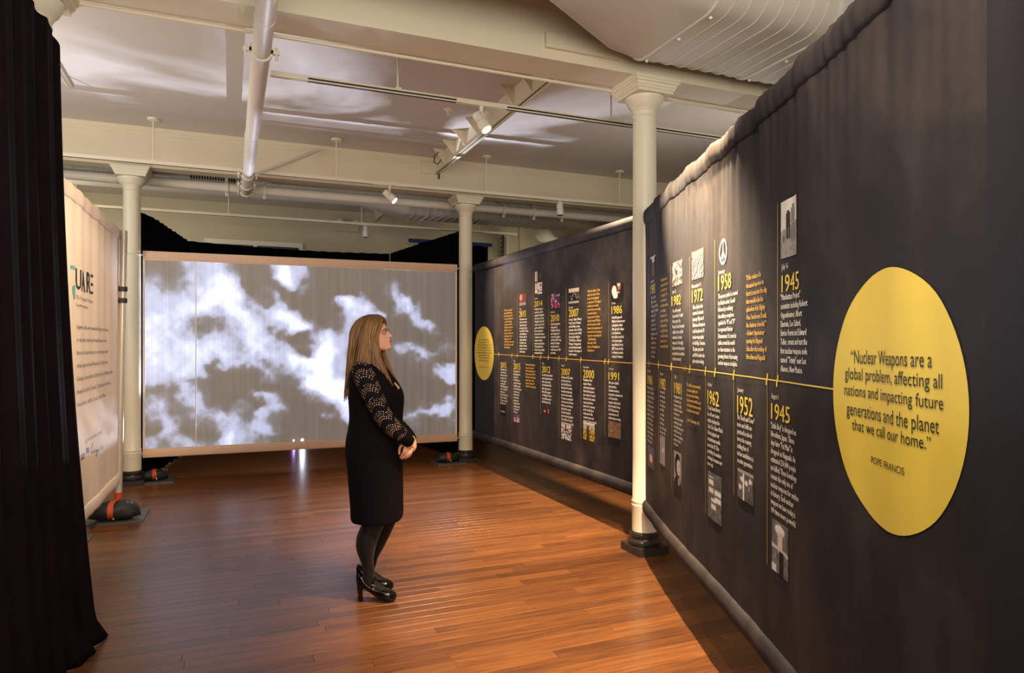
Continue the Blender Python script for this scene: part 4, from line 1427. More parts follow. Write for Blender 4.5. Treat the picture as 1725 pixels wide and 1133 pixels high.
# pole, plate and bag that hold the banner
def sandbag_parts(c, yaw, root, scale=1.0, label=None):
    g = G()
    n, m = 28, 22
    vs, fs = [], []
    ca, sa_ = math.cos(yaw), math.sin(yaw)
    for i in range(m + 1):
        t = -1 + 2 * i / m
        w = max(0.0, 1 - abs(t) ** 2.6) ** 0.6 * 0.118 * scale + 0.004
        h = max(0.0, 1 - abs(t) ** 3) ** 0.55 * 0.15 * scale * (1 - 0.07 * math.exp(-(t / 0.12) ** 2)) + 0.006
        zc = 0.012 + (0.05 * t * t if abs(t) > 0.7 else 0) * scale
        for k in range(n):
            th = 2 * math.pi * k / n
            ex = w * math.copysign(abs(math.cos(th)) ** 0.8, math.cos(th))
            ez = h / 2 * (math.sin(th)) + h / 2
            wob = 1 + 0.04 * math.sin(5 * th + 4 * t)
            lx, ly = t * 0.20 * scale, ex * wob
            vs.append((c[0] + lx * ca - ly * sa_, c[1] + lx * sa_ + ly * ca, c[2] + zc * 0.4 + ez * wob))
    for i in range(m):
        for k in range(n):
            k2 = (k + 1) % n
            fs.append((i * n + k, (i + 1) * n + k, (i + 1) * n + k2, i * n + k2))
    fs.append(tuple(range(n))); fs.append(tuple(m * n + k for k in range(n - 1, -1, -1)))
    g.add(vs, fs)
    bag = g.build('bag_body', 'bag', root, angle=60)
    g = G()
    vs = []
    prof = []
    for k in range(15):
        a = math.pi * k / 14
        prof.append((0.125 * scale * math.cos(a) , 0.002 + 0.130 * scale * abs(math.sin(a)) ** 0.75))
    hb = (0.15 * scale * 0.95 + 0.010)
    for k in range(25):
        th = 2 * math.pi * k / 24
        ly = 0.122 * scale * math.copysign(abs(math.cos(th)) ** 0.8, math.cos(th)) * 1.07
        z = 0.005 + hb / 2 + hb / 2 * math.sin(th) * (1.10 if math.sin(th) > 0 else 0.97)
        for lx in (-0.022, 0.022):
            x = lx + 0.02 * math.sin(ly * 14)
            vs.append((c[0] + x * ca - ly * sa_, c[1] + x * sa_ + ly * ca, c[2] + z))
    fs = [(2 * i, 2 * i + 1, 2 * i + 3, 2 * i + 2) for i in range(24)]
    g.add(vs, fs)
    g.build('strap', 'orange', root, angle=60)
    # small rings on the seam
    g = G()
    g.ell((c[0] + 0.10 * ca, c[1] + 0.10 * sa_ - 0.03, c[2] + 0.148 * scale), (0.008, 0.008, 0.005), 8, 6)
    g.ell((c[0] + 0.13 * ca, c[1] + 0.13 * sa_ - 0.02, c[2] + 0.140 * scale), (0.008, 0.008, 0.005), 8, 6)
    g.ell((c[0] - 0.0 * ca + 0.10 * sa_, c[1] - 0.10 * ca, c[2] + 0.03), (0.008, 0.004, 0.012), 8, 6)
    g.build('ring', 'white_pole', root)

def stand(px, py, label, h=2.52, lean=(0.0, 0.0), cat='banner stand'):
    d = EYE * FPX / (py - HOR)
    x, y = world_xy(px, d)
    root = thing('banner_stand', label, cat, (x, y, 0))
    G().prism([(x - 0.27, y - 0.22, 0), (x + 0.22, y - 0.22, 0), (x + 0.22, y + 0.24, 0), (x - 0.27, y + 0.24, 0)], (0, 0, 0.012)).build('base_plate', 'steel_plate', root, smooth=False)
    top = (x + lean[0], y + lean[1], h)
    def L(t): return (x + lean[0] * t, y + lean[1] * t, 0.012 + (h - 0.012) * t)
    G().tube([L(0), L(1)], 0.028, 20).build('pole', 'white_pole', root)
    G().tube([L(0.0), L(0.085)], 0.0305, 20).build('base_sleeve', 'orange', root, label='orange painted foot of the pole')
    G().lathe(L(0.0), [(0.03, 0), (0.045, 0.0), (0.045, 0.01), (0.028, 0.02)], 20).build('collar', 'orange', root)
    return root, (x, y), L

st, (sx, sy), L = stand(199, 872, 'tall pole on a grey steel plate at the right edge of the cream banner', lean=(0.045, 0.0))
for zf in (0.755, 0.795):
    p = L(zf * 1.0)
    G().lathe((p[0], p[1], p[2]), [(0.028, -0.02), (0.038, -0.02), (0.038, 0.02), (0.028, 0.02)], 16).build('clamp', 'black_iron', st)
    G().box((p[0] - 0.02, p[1] - 0.045, p[2] - 0.014), (p[0] + 0.022, p[1] - 0.02, p[2] + 0.014)).build('clamp_lever', 'black_iron', st, smooth=False)
bagr = thing('sandbag', 'black sandbag with an orange strap on the steel plate in front of the cream banner', 'sandbag', (sx - 0.01, sy - 0.10, 0.012))
sandbag_parts((sx - 0.01, sy - 0.105, 0.012), 0.0, bagr)
# corner of the next plate, mostly behind the curtain
x, y = world_xy(150, 5.28)
G().box((x - 0.42, y - 0.15, 0), (x, y + 0.16, 0.01)).build('floor_plate', 'steel_plate', smooth=False, label='corner of a grey steel plate showing at the foot of the black curtain', cat='plate')

def small_stand(px, py, label1, label2, yaw):
    d = EYE * FPX / (py - HOR)
    x, y = world_xy(px, d)
    root = thing('weight_plate', label1, 'plate', (x, y, 0))
    G().box((x - 0.17, y - 0.16, 0), (x + 0.20, y + 0.2, 0.012)).build('base_plate', 'steel_plate', root, smooth=False)
    r2 = thing('sandbag', label2, 'sandbag', (x, y, 0.012))
    sandbag_parts((x, y, 0.012), yaw, r2, 0.72)
small_stand(260, 810, 'dark plate on the floor behind the left column, under the cloud screen', 'sandbag with orange strap beside the foot of the left column', 0.3)
small_stand(754, 779, 'dark plate on the floor left of the far column foot', 'sandbag with an orange strap left of the far column foot', 0.1)

# ================================================================== CLOUD SCREEN
CL = """1 1 3 5 5 6 6 3 1 1 2 6 8 5 1 1 0 0 0 0 0 0 0 0 0 0 0 0 0 0
3 3 3 4 6 7 7 4 1 1 1 4 8 4 2 1 0 0 0 0 0 1 1 1 0 0 0 0 0 0
5 4 4 4 6 8 8 6 4 1 1 1 1 1 3 1 1 1 1 1 1 0 2 4 2 0 0 0 0 0
6 6 6 6 7 8 8 8 7 4 3 4 4 1 0 0 0 6 7 6 4 1 0 5 6 3 0 0 0 0
6 6 6 7 7 7 6 7 8 5 6 7 8 4 1 0 0 3 7 7 6 5 1 4 5 5 1 0 0 0
7 7 7 6 5 3 3 4 7 7 5 6 8 8 6 2 1 2 6 5 2 2 1 1 3 5 5 2 0 0
7 7 7 5 3 3 3 4 6 7 6 3 5 8 8 3 2 3 5 3 1 1 1 0 0 1 2 3 0 0
7 7 7 7 6 6 6 5 5 7 7 5 1 1 3 4 6 6 5 3 1 1 1 3 5 3 1 0 3 2
7 7 7 7 7 7 7 5 4 6 7 7 5 2 2 8 8 6 4 3 1 1 1 4 4 5 5 3 2 3
7 7 7 7 7 7 6 6 6 5 3 5 7 8 8 9 9 6 4 3 2 1 1 2 2 2 2 2 1 1
7 7 7 6 6 2 1 1 2 4 3 3 6 7 9 9 8 6 5 3 2 1 1 0 1 1 2 5 6 6
6 6 5 4 3 1 0 0 0 1 3 2 3 6 8 9 8 8 6 4 2 1 0 0 0 0 1 3 5 6
2 3 3 6 3 1 0 0 0 0 0 1 2 3 6 9 9 9 7 5 3 1 0 0 0 0 0 0 0 1
3 3 2 3 4 2 1 0 1 4 5 3 1 0 1 5 9 9 8 6 3 1 0 0 0 0 0 0 0 2
4 5 3 2 3 4 3 3 2 0 3 5 2 0 0 1 5 8 8 7 4 1 1 1 1 2 2 3 3 3
2 4 4 2 2 3 6 4 2 4 5 3 1 0 0 0 1 4 7 7 4 2 1 1 3 4 5 5 6 5
1 4 5 2 1 2 4 5 3 6 6 3 0 0 0 0 0 1 4 8 5 2 1 1 2 2 1 1 1 1
4 3 3 4 3 4 6 7 4 4 3 1 0 0 0 0 0 0 1 5 3 1 1 1 1 1 1 1 1 1"""
CLG = np.array([[float(c) for c in r.split()] for r in CL.split('\n')]) / 9.0

def cubic_up(a, H, W):
    def one(a, n):
        m = a.shape[0]
        x = np.clip((np.arange(n) + 0.5) / n * m - 0.5, 0, m - 1)
        i = np.floor(x).astype(int); t = (x - i)[:, None]
        g = lambda k: a[np.clip(i + k, 0, m - 1)]
        p0, p1, p2, p3 = g(-1), g(0), g(1), g(2)
        return 0.5 * ((2 * p1) + (-p0 + p2) * t + (2 * p0 - 5 * p1 + 4 * p2 - p3) * t ** 2 + (-p0 + 3 * p1 - 3 * p2 + p3) * t ** 3)
    return one(one(a, H).T, W).T

def noise2(H, W, cell, seed):
    r = np.random.RandomState(seed)
    return cubic_up(r.rand(max(2, int(H / cell) + 2), max(2, int(W / cell) + 2)), H, W)

def clouds(H, W):
    base = cubic_up(CLG, H, W)
    # warp the picture so that the edges billow
    wx = sum(((noise2(H, W, c, 10 + k) - 0.5) * c * 0.9) for k, c in enumerate((H / 9, H / 18, H / 36, H / 70)))
    wy = sum(((noise2(H, W, c, 30 + k) - 0.5) * c * 0.9) for k, c in enumerate((H / 9, H / 18, H / 36, H / 70)))
    yy, xx = np.mgrid[0:H, 0:W]
    ys = np.clip((yy + wy * 0.75).astype(int), 0, H - 1); xs = np.clip((xx + wx * 0.75).astype(int), 0, W - 1)
    b = base[ys, xs]
    n = sum((noise2(H, W, H / q, 50 + k) - 0.5) * w_ for k, (q, w_) in enumerate(((12, 0.30), (25, 0.22), (50, 0.14), (100, 0.07))))
    v = b + n * (0.15 + 0.85 * np.clip(4 * b * (1 - b), 0, 1) ** 2) * 0.72
    t = np.clip((v - 0.24) / 0.36, 0, 1)
    sharp = t * t * (3 - 2 * t)
    return np.clip(0.50 * sharp + 0.50 * np.clip((v - 0.12) / 0.8, 0, 1), 0, 1)

def screen():
    d0, d1 = 7.50, 8.80
    a = np.array(world_xy(240.5, d0)); b = np.array(world_xy(770.0, d1))
    zt, zb = 2.55, 0.275
    def fold(s, z):
        u = s / 3.6
        hi = max(0.0, min(1.0, (u - 0.35) / 0.3))
        return 0.0035 * math.sin(s * 38) * hi + 0.003 * math.sin(s * 61 + 1) * hi + hems(z, zb, zt, 0.008, 0.045, 0.042)
    pl = Plane(a, b, zb, zt, fold)
    root = thing('projection_screen', 'wide cloth screen showing bright clouds, tied between two columns at the back', 'screen', (float(a[0]), float(a[1]), 0))
    W, H = 640, 340
    C = clouds(H, W)
    band = 0.098
    zi0, zi1 = zb + band, zt - band
    vs, fs, cols = [], [], []
    for j in range(H):
        z = zi1 + (zi0 - zi1) * j / (H - 1)
        for i in range(W):
            s = 0.02 + (pl.L - 0.04) * i / (W - 1)
            vs.append(pl.P(s, z))
            c = C[j, i]
            edge = min(1, (i + 1) / 8) * 1.0
            lum = 0.80 * c ** 1.1
            col = (lum * 0.52, lum * 0.60, lum * 0.92)
            if c > 0.85:
                k = (c - 0.85) / 0.15
                col = tuple(q + k * 0.3 for q in col)
            cols.append((col[0] + 0.085, col[1] + 0.078, col[2] + 0.070, 1))
    for j in range(H - 1):
        for i in range(W - 1):
            q = j * W + i
            fs.append((q, q + W, q + W + 1, q + 1))
    g = G(); g.v = vs; g.f = fs; g.mi = [0] * len(fs)
    ob = g.build('picture_cloth', 'screen', root, angle=60)
    ca = ob.data.color_attributes.new('col', 'FLOAT_COLOR', 'POINT')
    ca.data.foreach_set('color', np.array(cols, np.float32).ravel())
    # hems above, below and at the two sides
    def band_mesh(z0, z1, s0, s1, nm, mat, o=0.001, th=0.006, nz=14, ns=80):
        g = G(); vs, fs = [], []
        for k in (0, 1):
            for i in range(ns + 1):
                for j in range(nz + 1):
                    vs.append(pl.P(s0 + (s1 - s0) * i / ns, z0 + (z1 - z0) * j / nz, o - k * th))
        N = (ns + 1) * (nz + 1)
        for i in range(ns):
            for j in range(nz):
                q = i * (nz + 1) + j
                f = (q, q + nz + 1, q + nz + 2, q + 1)
                fs.append(f); fs.append(tuple(N + t for t in reversed(f)))
        for i in range(ns):
            q = i * (nz + 1); fs.append((q + nz + 1, q, N + q, N + q + nz + 1))
            q = i * (nz + 1) + nz; fs.append((q, q + nz + 1, N + q + nz + 1, N + q))
        for j in range(nz):
            q = j; fs.append((q, q + 1, N + q + 1, N + q))
            q = ns * (nz + 1) + j; fs.append((q + 1, q, N + q, N + q + 1))
        g.add(vs, fs)
        g.build(nm, mat, root, angle=60)
    band_mesh(zt - band, zt, 0.0, pl.L, 'hem', 'hem_cloth')
    band_mesh(zb, zb + band, 0.0, pl.L, 'hem', 'hem_cloth')
    band_mesh(zb + band, zt - band, 0.0, 0.022, 'hem', 'cream_cloth', ns=2, nz=40)
    band_mesh(zb + band, zt - band, pl.L - 0.022, pl.L, 'hem', 'cream_cloth', ns=2, nz=40)
    # stitched seam
    ss = pl.px(330, 600)[0]
    band_mesh(zb + band, zt - band, ss - 0.005, ss + 0.005, 'seam', 'white_trim', o=0.004, ns=2, nz=40)
    for z in (zt - 0.045, zb + 0.045):
        q0 = pl.P(0.02, z, -0.02); q1 = pl.P(pl.L - 0.02, z, -0.02)
        G().tube([q0, q1], 0.018, 10).build('pole', 'white_pole', root)
    # strings to the columns
    for (s, z, cx, cy) in ((0.0, zt - 0.05, -0.97, 8.44), (0.0, zb + 0.04, -0.97, 8.44), (pl.L, zt - 0.05, 2.85, 8.44), (pl.L, zb + 0.04, 2.85, 8.44)):
        p = np.array(pl.P(s, z))
        dv = np.array([cx, cy]) - p[:2]; dl = np.linalg.norm(dv)
        e = np.array([cx, cy]) - dv / dl * 0.091
        g = G().tube([tuple(p), (e[0], e[1], z + 0.005)], 0.006, 8)
        g.lathe((cx, cy, z), [(0.086, -0.006), (0.094, -0.006), (0.094, 0.006), (0.086, 0.006)], 28)
        g.build('tie_string', 'string', root)
    return pl
SC = screen()

# projector on the floor behind the screen
def projector():
    x, y = 1.02, 10.75
    root = thing('projector', 'projector on the floor behind the cloud screen, its lens glowing through the cloth', 'projector', (x, y, 0))
    G().box((x - 0.17, y - 0.06, 0.02), (x + 0.17, y + 0.2, 0.13)).build('housing', 'grille', root, smooth=False)
    for dx in (-0.13, 0.13):
        G().tube([(x + dx, y + 0.0, 0), (x + dx, y, 0.025)], 0.012, 10).build('foot', 'grille', root)
    G().lathe((x, y - 0.06, 0.09), [(0.045, 0.0), (0.045, -0.03), (0.038, -0.035)], 24, 'y').build('lens_ring', 'grille', root)
    G().ell((x, y - 0.1, 0.09), (0.014, 0.006, 0.014), 16, 10).build('lens', 'lens_glow', root, label='glowing lens')
    G().ell((x - 0.12, y - 0.07, 0.085), (0.008, 0.005, 0.014), 12, 8).build('status_light', 'led_glow', root, label='small violet status light')
    # its beam, carrying the cloud picture
    l = bpy.data.lights.new('projector_beam', 'SPOT')
    l.energy = 2700
    l.color = (0.74, 0.80, 1.0)
    l.spot_size = math.radians(72)
    l.spot_blend = 0.08
    l.shadow_soft_size = 0.012
    l.use_nodes = True
    nt = l.node_tree
    em = nt.nodes['Emission']
    geo = nt.nodes.new('ShaderNodeNewGeometry')
    sep = nt.nodes.new('ShaderNodeSeparateXYZ')
    nt.links.new(geo.outputs['Incoming'], sep.inputs[0])
    dx_ = nt.nodes.new('ShaderNodeMath'); dx_.operation = 'DIVIDE'
    nt.links.new(sep.outputs[0], dx_.inputs[0]); nt.links.new(sep.outputs[1], dx_.inputs[1])
    dz_ = nt.nodes.new('ShaderNodeMath'); dz_.operation = 'DIVIDE'
    nt.links.new(sep.outputs[2], dz_.inputs[0]); nt.links.new(sep.outputs[1], dz_.inputs[1])
    cmb = nt.nodes.new('ShaderNodeCombineXYZ')
    nt.links.new(dx_.outputs[0], cmb.inputs[0]); nt.links.new(dz_.outputs[0], cmb.inputs[1])
    nz = nt.nodes.new('ShaderNodeTexNoise'); nz.inputs['Scale'].default_value = 2.6; nz.inputs['Detail'].default_value = 6; nz.inputs['Distortion'].default_value = 0.6
    nt.links.new(cmb.outputs[0], nz.inputs['Vector'])
    rp = nt.nodes.new('ShaderNodeValToRGB')
    rp.color_ramp.elements[0].position = 0.44; rp.color_ramp.elements[0].color = (0.02, 0.02, 0.02, 1)
    rp.color_ramp.elements[1].position = 0.62; rp.color_ramp.elements[1].color = (1, 1, 1, 1)
    nt.links.new(nz.outputs[0], rp.inputs[0])
    # the picture ends a little above the cloth
    mr = nt.nodes.new('ShaderNodeMapRange'); mr.clamp = True
    mr.inputs[1].default_value = -1.30; mr.inputs[2].default_value = -1.16; mr.inputs[3].default_value = 0.0; mr.inputs[4].default_value = 0.16
    nt.links.new(dz_.outputs[0], mr.inputs[0])
    m2 = nt.nodes.new('ShaderNodeMapRange'); m2.clamp = True
    m2.inputs[1].default_value = -1.16; m2.inputs[2].default_value = -1.12; m2.inputs[3].default_value = 0.0; m2.inputs[4].default_value = 0.84
    nt.links.new(dz_.outputs[0], m2.inputs[0])
    ad = nt.nodes.new('ShaderNodeMath'); ad.operation = 'ADD'
    nt.links.new(mr.outputs[0], ad.inputs[0]); nt.links.new(m2.outputs[0], ad.inputs[1])
    nt.links.new(ad.outputs[0], em.inputs['Strength'])
    nt.links.new(rp.outputs[0], em.inputs['Color'])
    o = bpy.data.objects.new('projector_beam', l)
    o.location = (x, y - 0.14, 0.10)
    aim(o, (0.6, 8.44, 2.0))
    COL.objects.link(o)
projector()

# ================================================================== DRAPES BEHIND THE SCREEN
def drape(pts, z_top, label, sag=None, z_bot=0.02, n_per_m=18, name='black_drape'):
    root_pts = [np.array(p, float) for p in pts]
    g = G(); vs, fs = [], []
    line = []
    for a, b in zip(root_pts[:-1], root_pts[1:]):
        L_ = np.linalg.norm(b - a); n = max(2, int(L_ * n_per_m))
        t = (b - a) / L_; nn = np.array([-t[1], t[0]])
        for k in range(n):
            q = a + (b - a) * k / n
            line.append((q, nn))
    line.append((root_pts[-1], nn))
    zs = [0, 0.25, 0.5, 0.75, 0.9, 1.0]
    acc = 0.0
    for i, (q, nn) in enumerate(line):
        f = 0.022 * math.sin(i * 1.7) + 0.012 * math.sin(i * 2.9 + 1)
        zt = z_top if not callable(z_top) else z_top(i / (len(line) - 1))
        zt += 0.006 * math.sin(i * 1.7 + 0.4)
        for t in zs:
            p = q + nn * f * (1.3 - 0.6 * t)
            vs.append((p[0], p[1], z_bot + (zt - z_bot) * t))
    m = len(zs)
    for i in range(len(line) - 1):
        for j in range(m - 1):
            a = i * m + j
            fs.append((a, a + m, a + m + 1, a + 1))
    g.add(vs, fs)
    ob = g.build(name, 'drape', label=label, cat='drape', angle=60)
    md = ob.modifiers.new('thickness', 'SOLIDIFY'); md.thickness = 0.006
    return ob
drape([(-0.93, 8.56), (-0.80, 9.0), (-0.52, 10.86)], 3.0, 'black drape receding along the left side behind the cloud screen')
drape([(-0.52, 10.94), (0.4, 11.04), (2.46, 11.20)], lambda t: 3.02 - 0.03 * math.sin(t * 3.1), 'black drape across the back behind the cloud screen')
drape([(2.46, 11.17), (2.62, 10.0), (2.83, 8.58)], 3.02, 'black drape receding along the right side, left of the far column')
def blue_bar():
    za = 3.30
    a = world_xy(689, 12.05); b = world_xy(829, 11.9)
    r = thing('crossbar', 'blue crossbar holding a black drape, seen behind the far column', 'crossbar', (a[0], a[1], za))
    G().tube([(a[0], a[1], 3.36), (b[0], b[1], 3.25)], 0.032, 14).build('bar', 'blue_pole', r)
    c = world_xy(705, 12.1); d = world_xy(822, 11.95)
    drape([c, d], lambda t: 3.33 - 0.10 * t, 'black drape hanging from the blue crossbar behind the far column')
blue_bar()
x, y = world_xy(823, 12.66)
G().box((x - 0.035, Y1 - 0.03, 3.12), (x + 0.035, Y1, 3.24)).build('wall_box', 'white_plastic', smooth=False, label='small white box on the back wall above the far end of the brown banner', cat='box')

# ================================================================== BLACK CURTAIN AT THE LEFT
def curtain():
    HZ = 3.045
    ny, nz = 190, 60
    ya, yb = 4.16, 0.9
    g = G(); vs, fs = [], []
    for i in range(ny + 1):
        q = i / ny
        s = q * (ya - yb)            # metres from the far edge toward the viewer
        for j in range(nz + 1):
            t = j / nz
            # slanting gathered corner at the top of the far edge
            ztop = HZ - 0.10 * math.exp(-(s / 0.07) ** 2) + 0.006 * math.sin(s * 40)
            z = 0.004 + (ztop - 0.004) * t
            u = max(0.0, 1 - z / HZ)
            f = (0.018 + 0.034 * u) * (math.sin(s * 21 + 0.8 * math.sin(s * 5)) + 0.45 * math.sin(s * 47 + 2) + 0.3 * math.sin(s * 9.5))
            f *= min(1, s / 0.08 + 0.15)
            flare = u ** 2.3 * (0.085 + 0.10 * math.exp(-(s / 0.22)))
            toe = 0.10 * math.exp(-((z) / 0.07) ** 2) * (0.6 * math.exp(-(s / 0.10) ** 2) + 0.5 * math.exp(-((s - 0.26) / 0.10) ** 2))
            x = -0.80 + 0.03 * u + f * 0.62 + flare * 0.8 + toe - (0.03 * math.exp(-s / 0.05))
            y = ya - s + 0.02 * u * math.sin(s * 30) - 0.06 * u ** 3 * math.exp(-s / 0.2)
            vs.append((x, y, z))
    for i in range(ny):
        for j in range(nz):
            a = i * (nz + 1) + j
            fs.append((a, a + 1, a + nz + 2, a + nz + 1))
    g.add(vs, fs)
    root = thing('black_curtain', 'tall black velvet curtain hanging at the left edge of the picture', 'curtain', (-0.83, 4.16, 0))
    ob = g.build('curtain_cloth', 'velvet', root, angle=180)
    md = ob.modifiers.new('thickness', 'SOLIDIFY'); md.thickness = 0.006; md.offset = 1
    G().tube([(-0.835, 0.9, 3.0), (-0.835, 4.56, 3.0)], 0.022, 16).build('rod', 'track', root, label='white curtain rod')
curtain()
# ================================================================== THE VISITOR
R0 = (630 - CX) / FPX * 4.14
D0 = 4.14
PX, PY = FW * D0 + RT * R0
def pl_(px, py, yl=0.0):
    """photograph point at sideways depth yl -> the figure's own frame (x = facing, y = away from the viewer)"""
    d = D0 + yl
    return np.array([(px - CX) / FPX * d - R0, yl, EYE + (HOR - py) / FPX * d])

def person():
    root = thing('person', 'person with long light-brown hair in a black dress and heels, facing the long banner', 'person', (float(PX), float(PY), 0), rotz=-YAW)

    def ring3(cx, cy, cz, rx, ry, n=28, front=1.0, tilt=0.0, sq=1.0):
        out = []
        for k in range(n):
            th = 2 * math.pi * k / n
            c, s = math.cos(th), math.sin(th)
            ex = math.copysign(abs(c) ** sq, c) * rx
            ey = math.copysign(abs(s) ** sq, s) * ry
            if ex > 0: ey *= 1 - (1 - front) * (ex / rx)
            out.append((cx + ex, cy + ey, cz + tilt * ex))
        return out

    B = G()
    # ---- torso under the dress
    def rg(z, xf, xb, hw, **k):
        return ring3((xf + xb) / 2, 0, z, (xf - xb) / 2, hw, **k)
    tor = [(0.74, .12, -.11, .15), (0.85, .135, -.135, .165), (0.95, .135, -.13, .15), (1.05, .135, -.115, .125), (1.12, .14, -.12, .13),
           (1.22, .145, -.125, .145), (1.30, .10, -.125, .165), (1.36, .055, -.115, .165), (1.40, .03, -.10, .12), (1.43, .02, -.085, .07)]
    B.loft([rg(*t) for t in tor])
    # ---- neck
    B.tube([(-0.045, 0, 1.38), (-0.02, 0, 1.46), (0.0, 0, 1.52), (0.005, 0, 1.56)], [.062, .053, .05, .05], 20)
    # ---- head: stacked sections, chin slightly raised
    hd = [  # z, front x, back x, half width, front narrowing
        (1.484, .092, .030, .018, .6), (1.490, .104, .0, .030, .55), (1.50, .108, -.03, .044, .5), (1.515, .104, -.055, .054, .5), (1.535, .098, -.078, .061, .62),
        (1.552, .094, -.09, .066, .64), (1.57, .088, -.10, .069, .66), (1.585, .082, -.107, .070, .64), (1.598, .077, -.110, .072, .55), (1.612, .078, -.112, .074, .6),
        (1.63, .074, -.110, .074, .62), (1.645, .064, -.104, .071, .65), (1.658, .048, -.092, .063, .7), (1.668, .026, -.074, .048, .8), (1.675, -.004, -.05, .026, 1)]
    B.loft([ring3((f + b) / 2, 0, z, (f - b) / 2, w, n=36, front=fr, tilt=0.0) for z, f, b, w, fr in hd])
    # brow ridge, nose, lips, chin, cheeks, ear
    B.ell((.066, 0, 1.605), (.014, .042, .010))
    B.tube([(.072, 0, 1.603), (.084, 0, 1.588), (.096, 0, 1.576), (.1075, 0, 1.5675)], [.006, .0075, .0095, .0085], 14)
    B.ell((.092, .0, 1.5635), (.015, .0145, .0065))
    for s in (-1, 1): B.ell((.094, s * .010, 1.5665), (.010, .006, .006))
    B.ell((.0935, 0, 1.5455), (.0125, .020, .0048)); B.ell((.0925, 0, 1.5365), (.0125, .018, .0052))
    B.ell((.092, 0, 1.504), (.0175, .021, .017))
    for s in (-1, 1):
        B.ell((-.012, s * .074, 1.575), (.016, .007, .030))
        B.ell((.064, s * .031, 1.5915), (.014, .018, .011))
    # ---- legs
    def leg(yl, pts):
        P = [pl_(px, py, yl2) for px, py, yl2, r in pts]
        R = np.array([q[3] for q in pts])
        PP, RR = [], []
        A = np.array([list(p) + [r] for p, r in zip(P, R)])
        n = len(A)
        for i in range(n - 1):
            p0, p1, p2, p3 = A[max(i - 1, 0)], A[i], A[i + 1], A[min(i + 2, n - 1)]
            for k in range(4):
                t = k / 4
                q = 0.5 * (2 * p1 + (p2 - p0) * t + (2 * p0 - 5 * p1 + 4 * p2 - p3) * t * t + (3 * p1 - p0 - 3 * p2 + p3) * t ** 3)
                PP.append(tuple(q[:3])); RR.append(q[3])
        PP.append(tuple(A[-1][:3])); RR.append(A[-1][3])
        B.tube(PP, RR, 26)
    leg(-.09, [(634, 770, -.085, .092), (634, 800, -.088, .090), (636, 830, -.09, .080), (635, 862, -.09, .062), (631, 878, -.09, .060), (624, 893, -.09, .062), (618, 909, -.09, .063), (616.5, 924, -.09, .056),
               (618, 942, -.09, .039), (620.5, 956, -.09, .033), (621, 967, -.09, .034), (620, 980, -.09, .036)])
    leg(.09, [(634, 762, .085, .092), (640, 795, .088, .090), (646, 825, .09, .080), (653, 855, .09, .062), (651, 872, .09, .062), (644, 888, .09, .063), (637, 903, .09, .062), (632, 918, .09, .054),
              (627, 936, .09, .038), (625, 948, .09, .033), (622, 957, .09, .034), (621, 968, .09, .036)])
    FOOT = {}
    for side, (yl, heel, toe, yb) in {'r': (-.09, 603, 668, 1010), 'l': (.09, 600.5, 663, 988)}.items():
        d = D0 + yl
        xh = (heel - CX) / FPX * d - R0; xt = (toe - CX) / FPX * d - R0
        FOOT[side] = (xh, xt, yl)
        def F(a, z, r, sy=0.0): return (xh + a * (xt - xh) / .235, yl + sy, z)
        B.tube([F(.022, .135, 0), F(.05, .118, 0), F(.09, .09, 0), (F(.13, .064, 0)), F(.17, .04, 0), F(.205, .032, 0), F(.222, .03, 0)],
               [.026, .034, .034, .034, .032, .024, .014], 18)
        B.tube([pl_(621 if side == 'r' else 622, 972 if side == 'r' else 958, yl), F(.06, .12, 0), F(.09, .085, 0)], [.036, .036, .03], 16)
    # ---- arms
    def arm(pts):
        P = [tuple(pl_(px, py, yl)) for px, py, yl, r in pts]
        B.tube(P, [q[3] for q in pts], 20)
        return P
    AR = [(611, 628, -.145, .050), (617, 640, -.17, .052), (629, 668, -.195, .048), (643, 697, -.205, .043), (652, 712, -.20, .042), (666, 724, -.18, .040), (680, 736, -.145, .033), (689, 744, -.115, .026), (690, 750, -.105, .024)]
    arm(AR)
    AL = [(613, 622, .145, .050), (620, 640, .17, .052), (632, 665, .195, .047), (648, 692, .20, .042), (657, 706, .19, .041), (672, 718, .15, .038), (686, 731, .09, .031), (693.5, 741, .04, .026), (695, 746, .0, .024)]
    arm(AL)
    # ---- hands: right hand over left, fingers curling down and back
    def chain(pts, radii, n=12):
        B.tube([tuple(p) for p in pts], radii, n)
    def hand(wr, kn, w_dir, tipdir, yl0, sgn):
        pass
    # right hand (nearest the viewer)
    W = pl_(689.5, 746, -.108); K = pl_(686, 752.5, -.105)
    B.tube([tuple(W), tuple((W + K) / 2 + [0, 0, .002]), tuple(K)], [.022, .026, .024], 18, flat=((0, 1, 0), 0.66))
    tips = [
        # knuckle, mid joint, far joint, tip  (photograph points)
        [(682.0, 753.0), (680.0, 761.0), (677.0, 766.5), (673.8, 770.8), -.118],
        [(686.0, 755.0), (684.6, 763.5), (681.0, 769.3), (676.6, 773.0), -.113],
        [(689.8, 756.5), (689.2, 764.0), (686.2, 769.2), (682.3, 772.6), -.104],
        [(692.6, 756.0), (692.8, 762.0), (691.0, 766.6), (688.4, 769.6), -.094]]
    for (a, b, c, e, yl) in tips:
        A = pl_(*a, yl); b_ = pl_(*b, yl - .006); c_ = pl_(*c, yl - .002); e_ = pl_(*e, yl + .012)
        root_ = A + (W - A) * 0.35
        chain([root_, A, b_, c_, e_], [.0080, .0082, .0074, .0068, .0054])
    # right thumb leaves the side of the palm, hanging down on the body side
    chain([pl_(686, 747, -.112), pl_(678, 748.0, -.118), pl_(673.6, 753, -.120), pl_(672.6, 759.5, -.116), pl_(672.8, 765.5, -.110)], [.011, .0105, .0088, .0080, .0058])
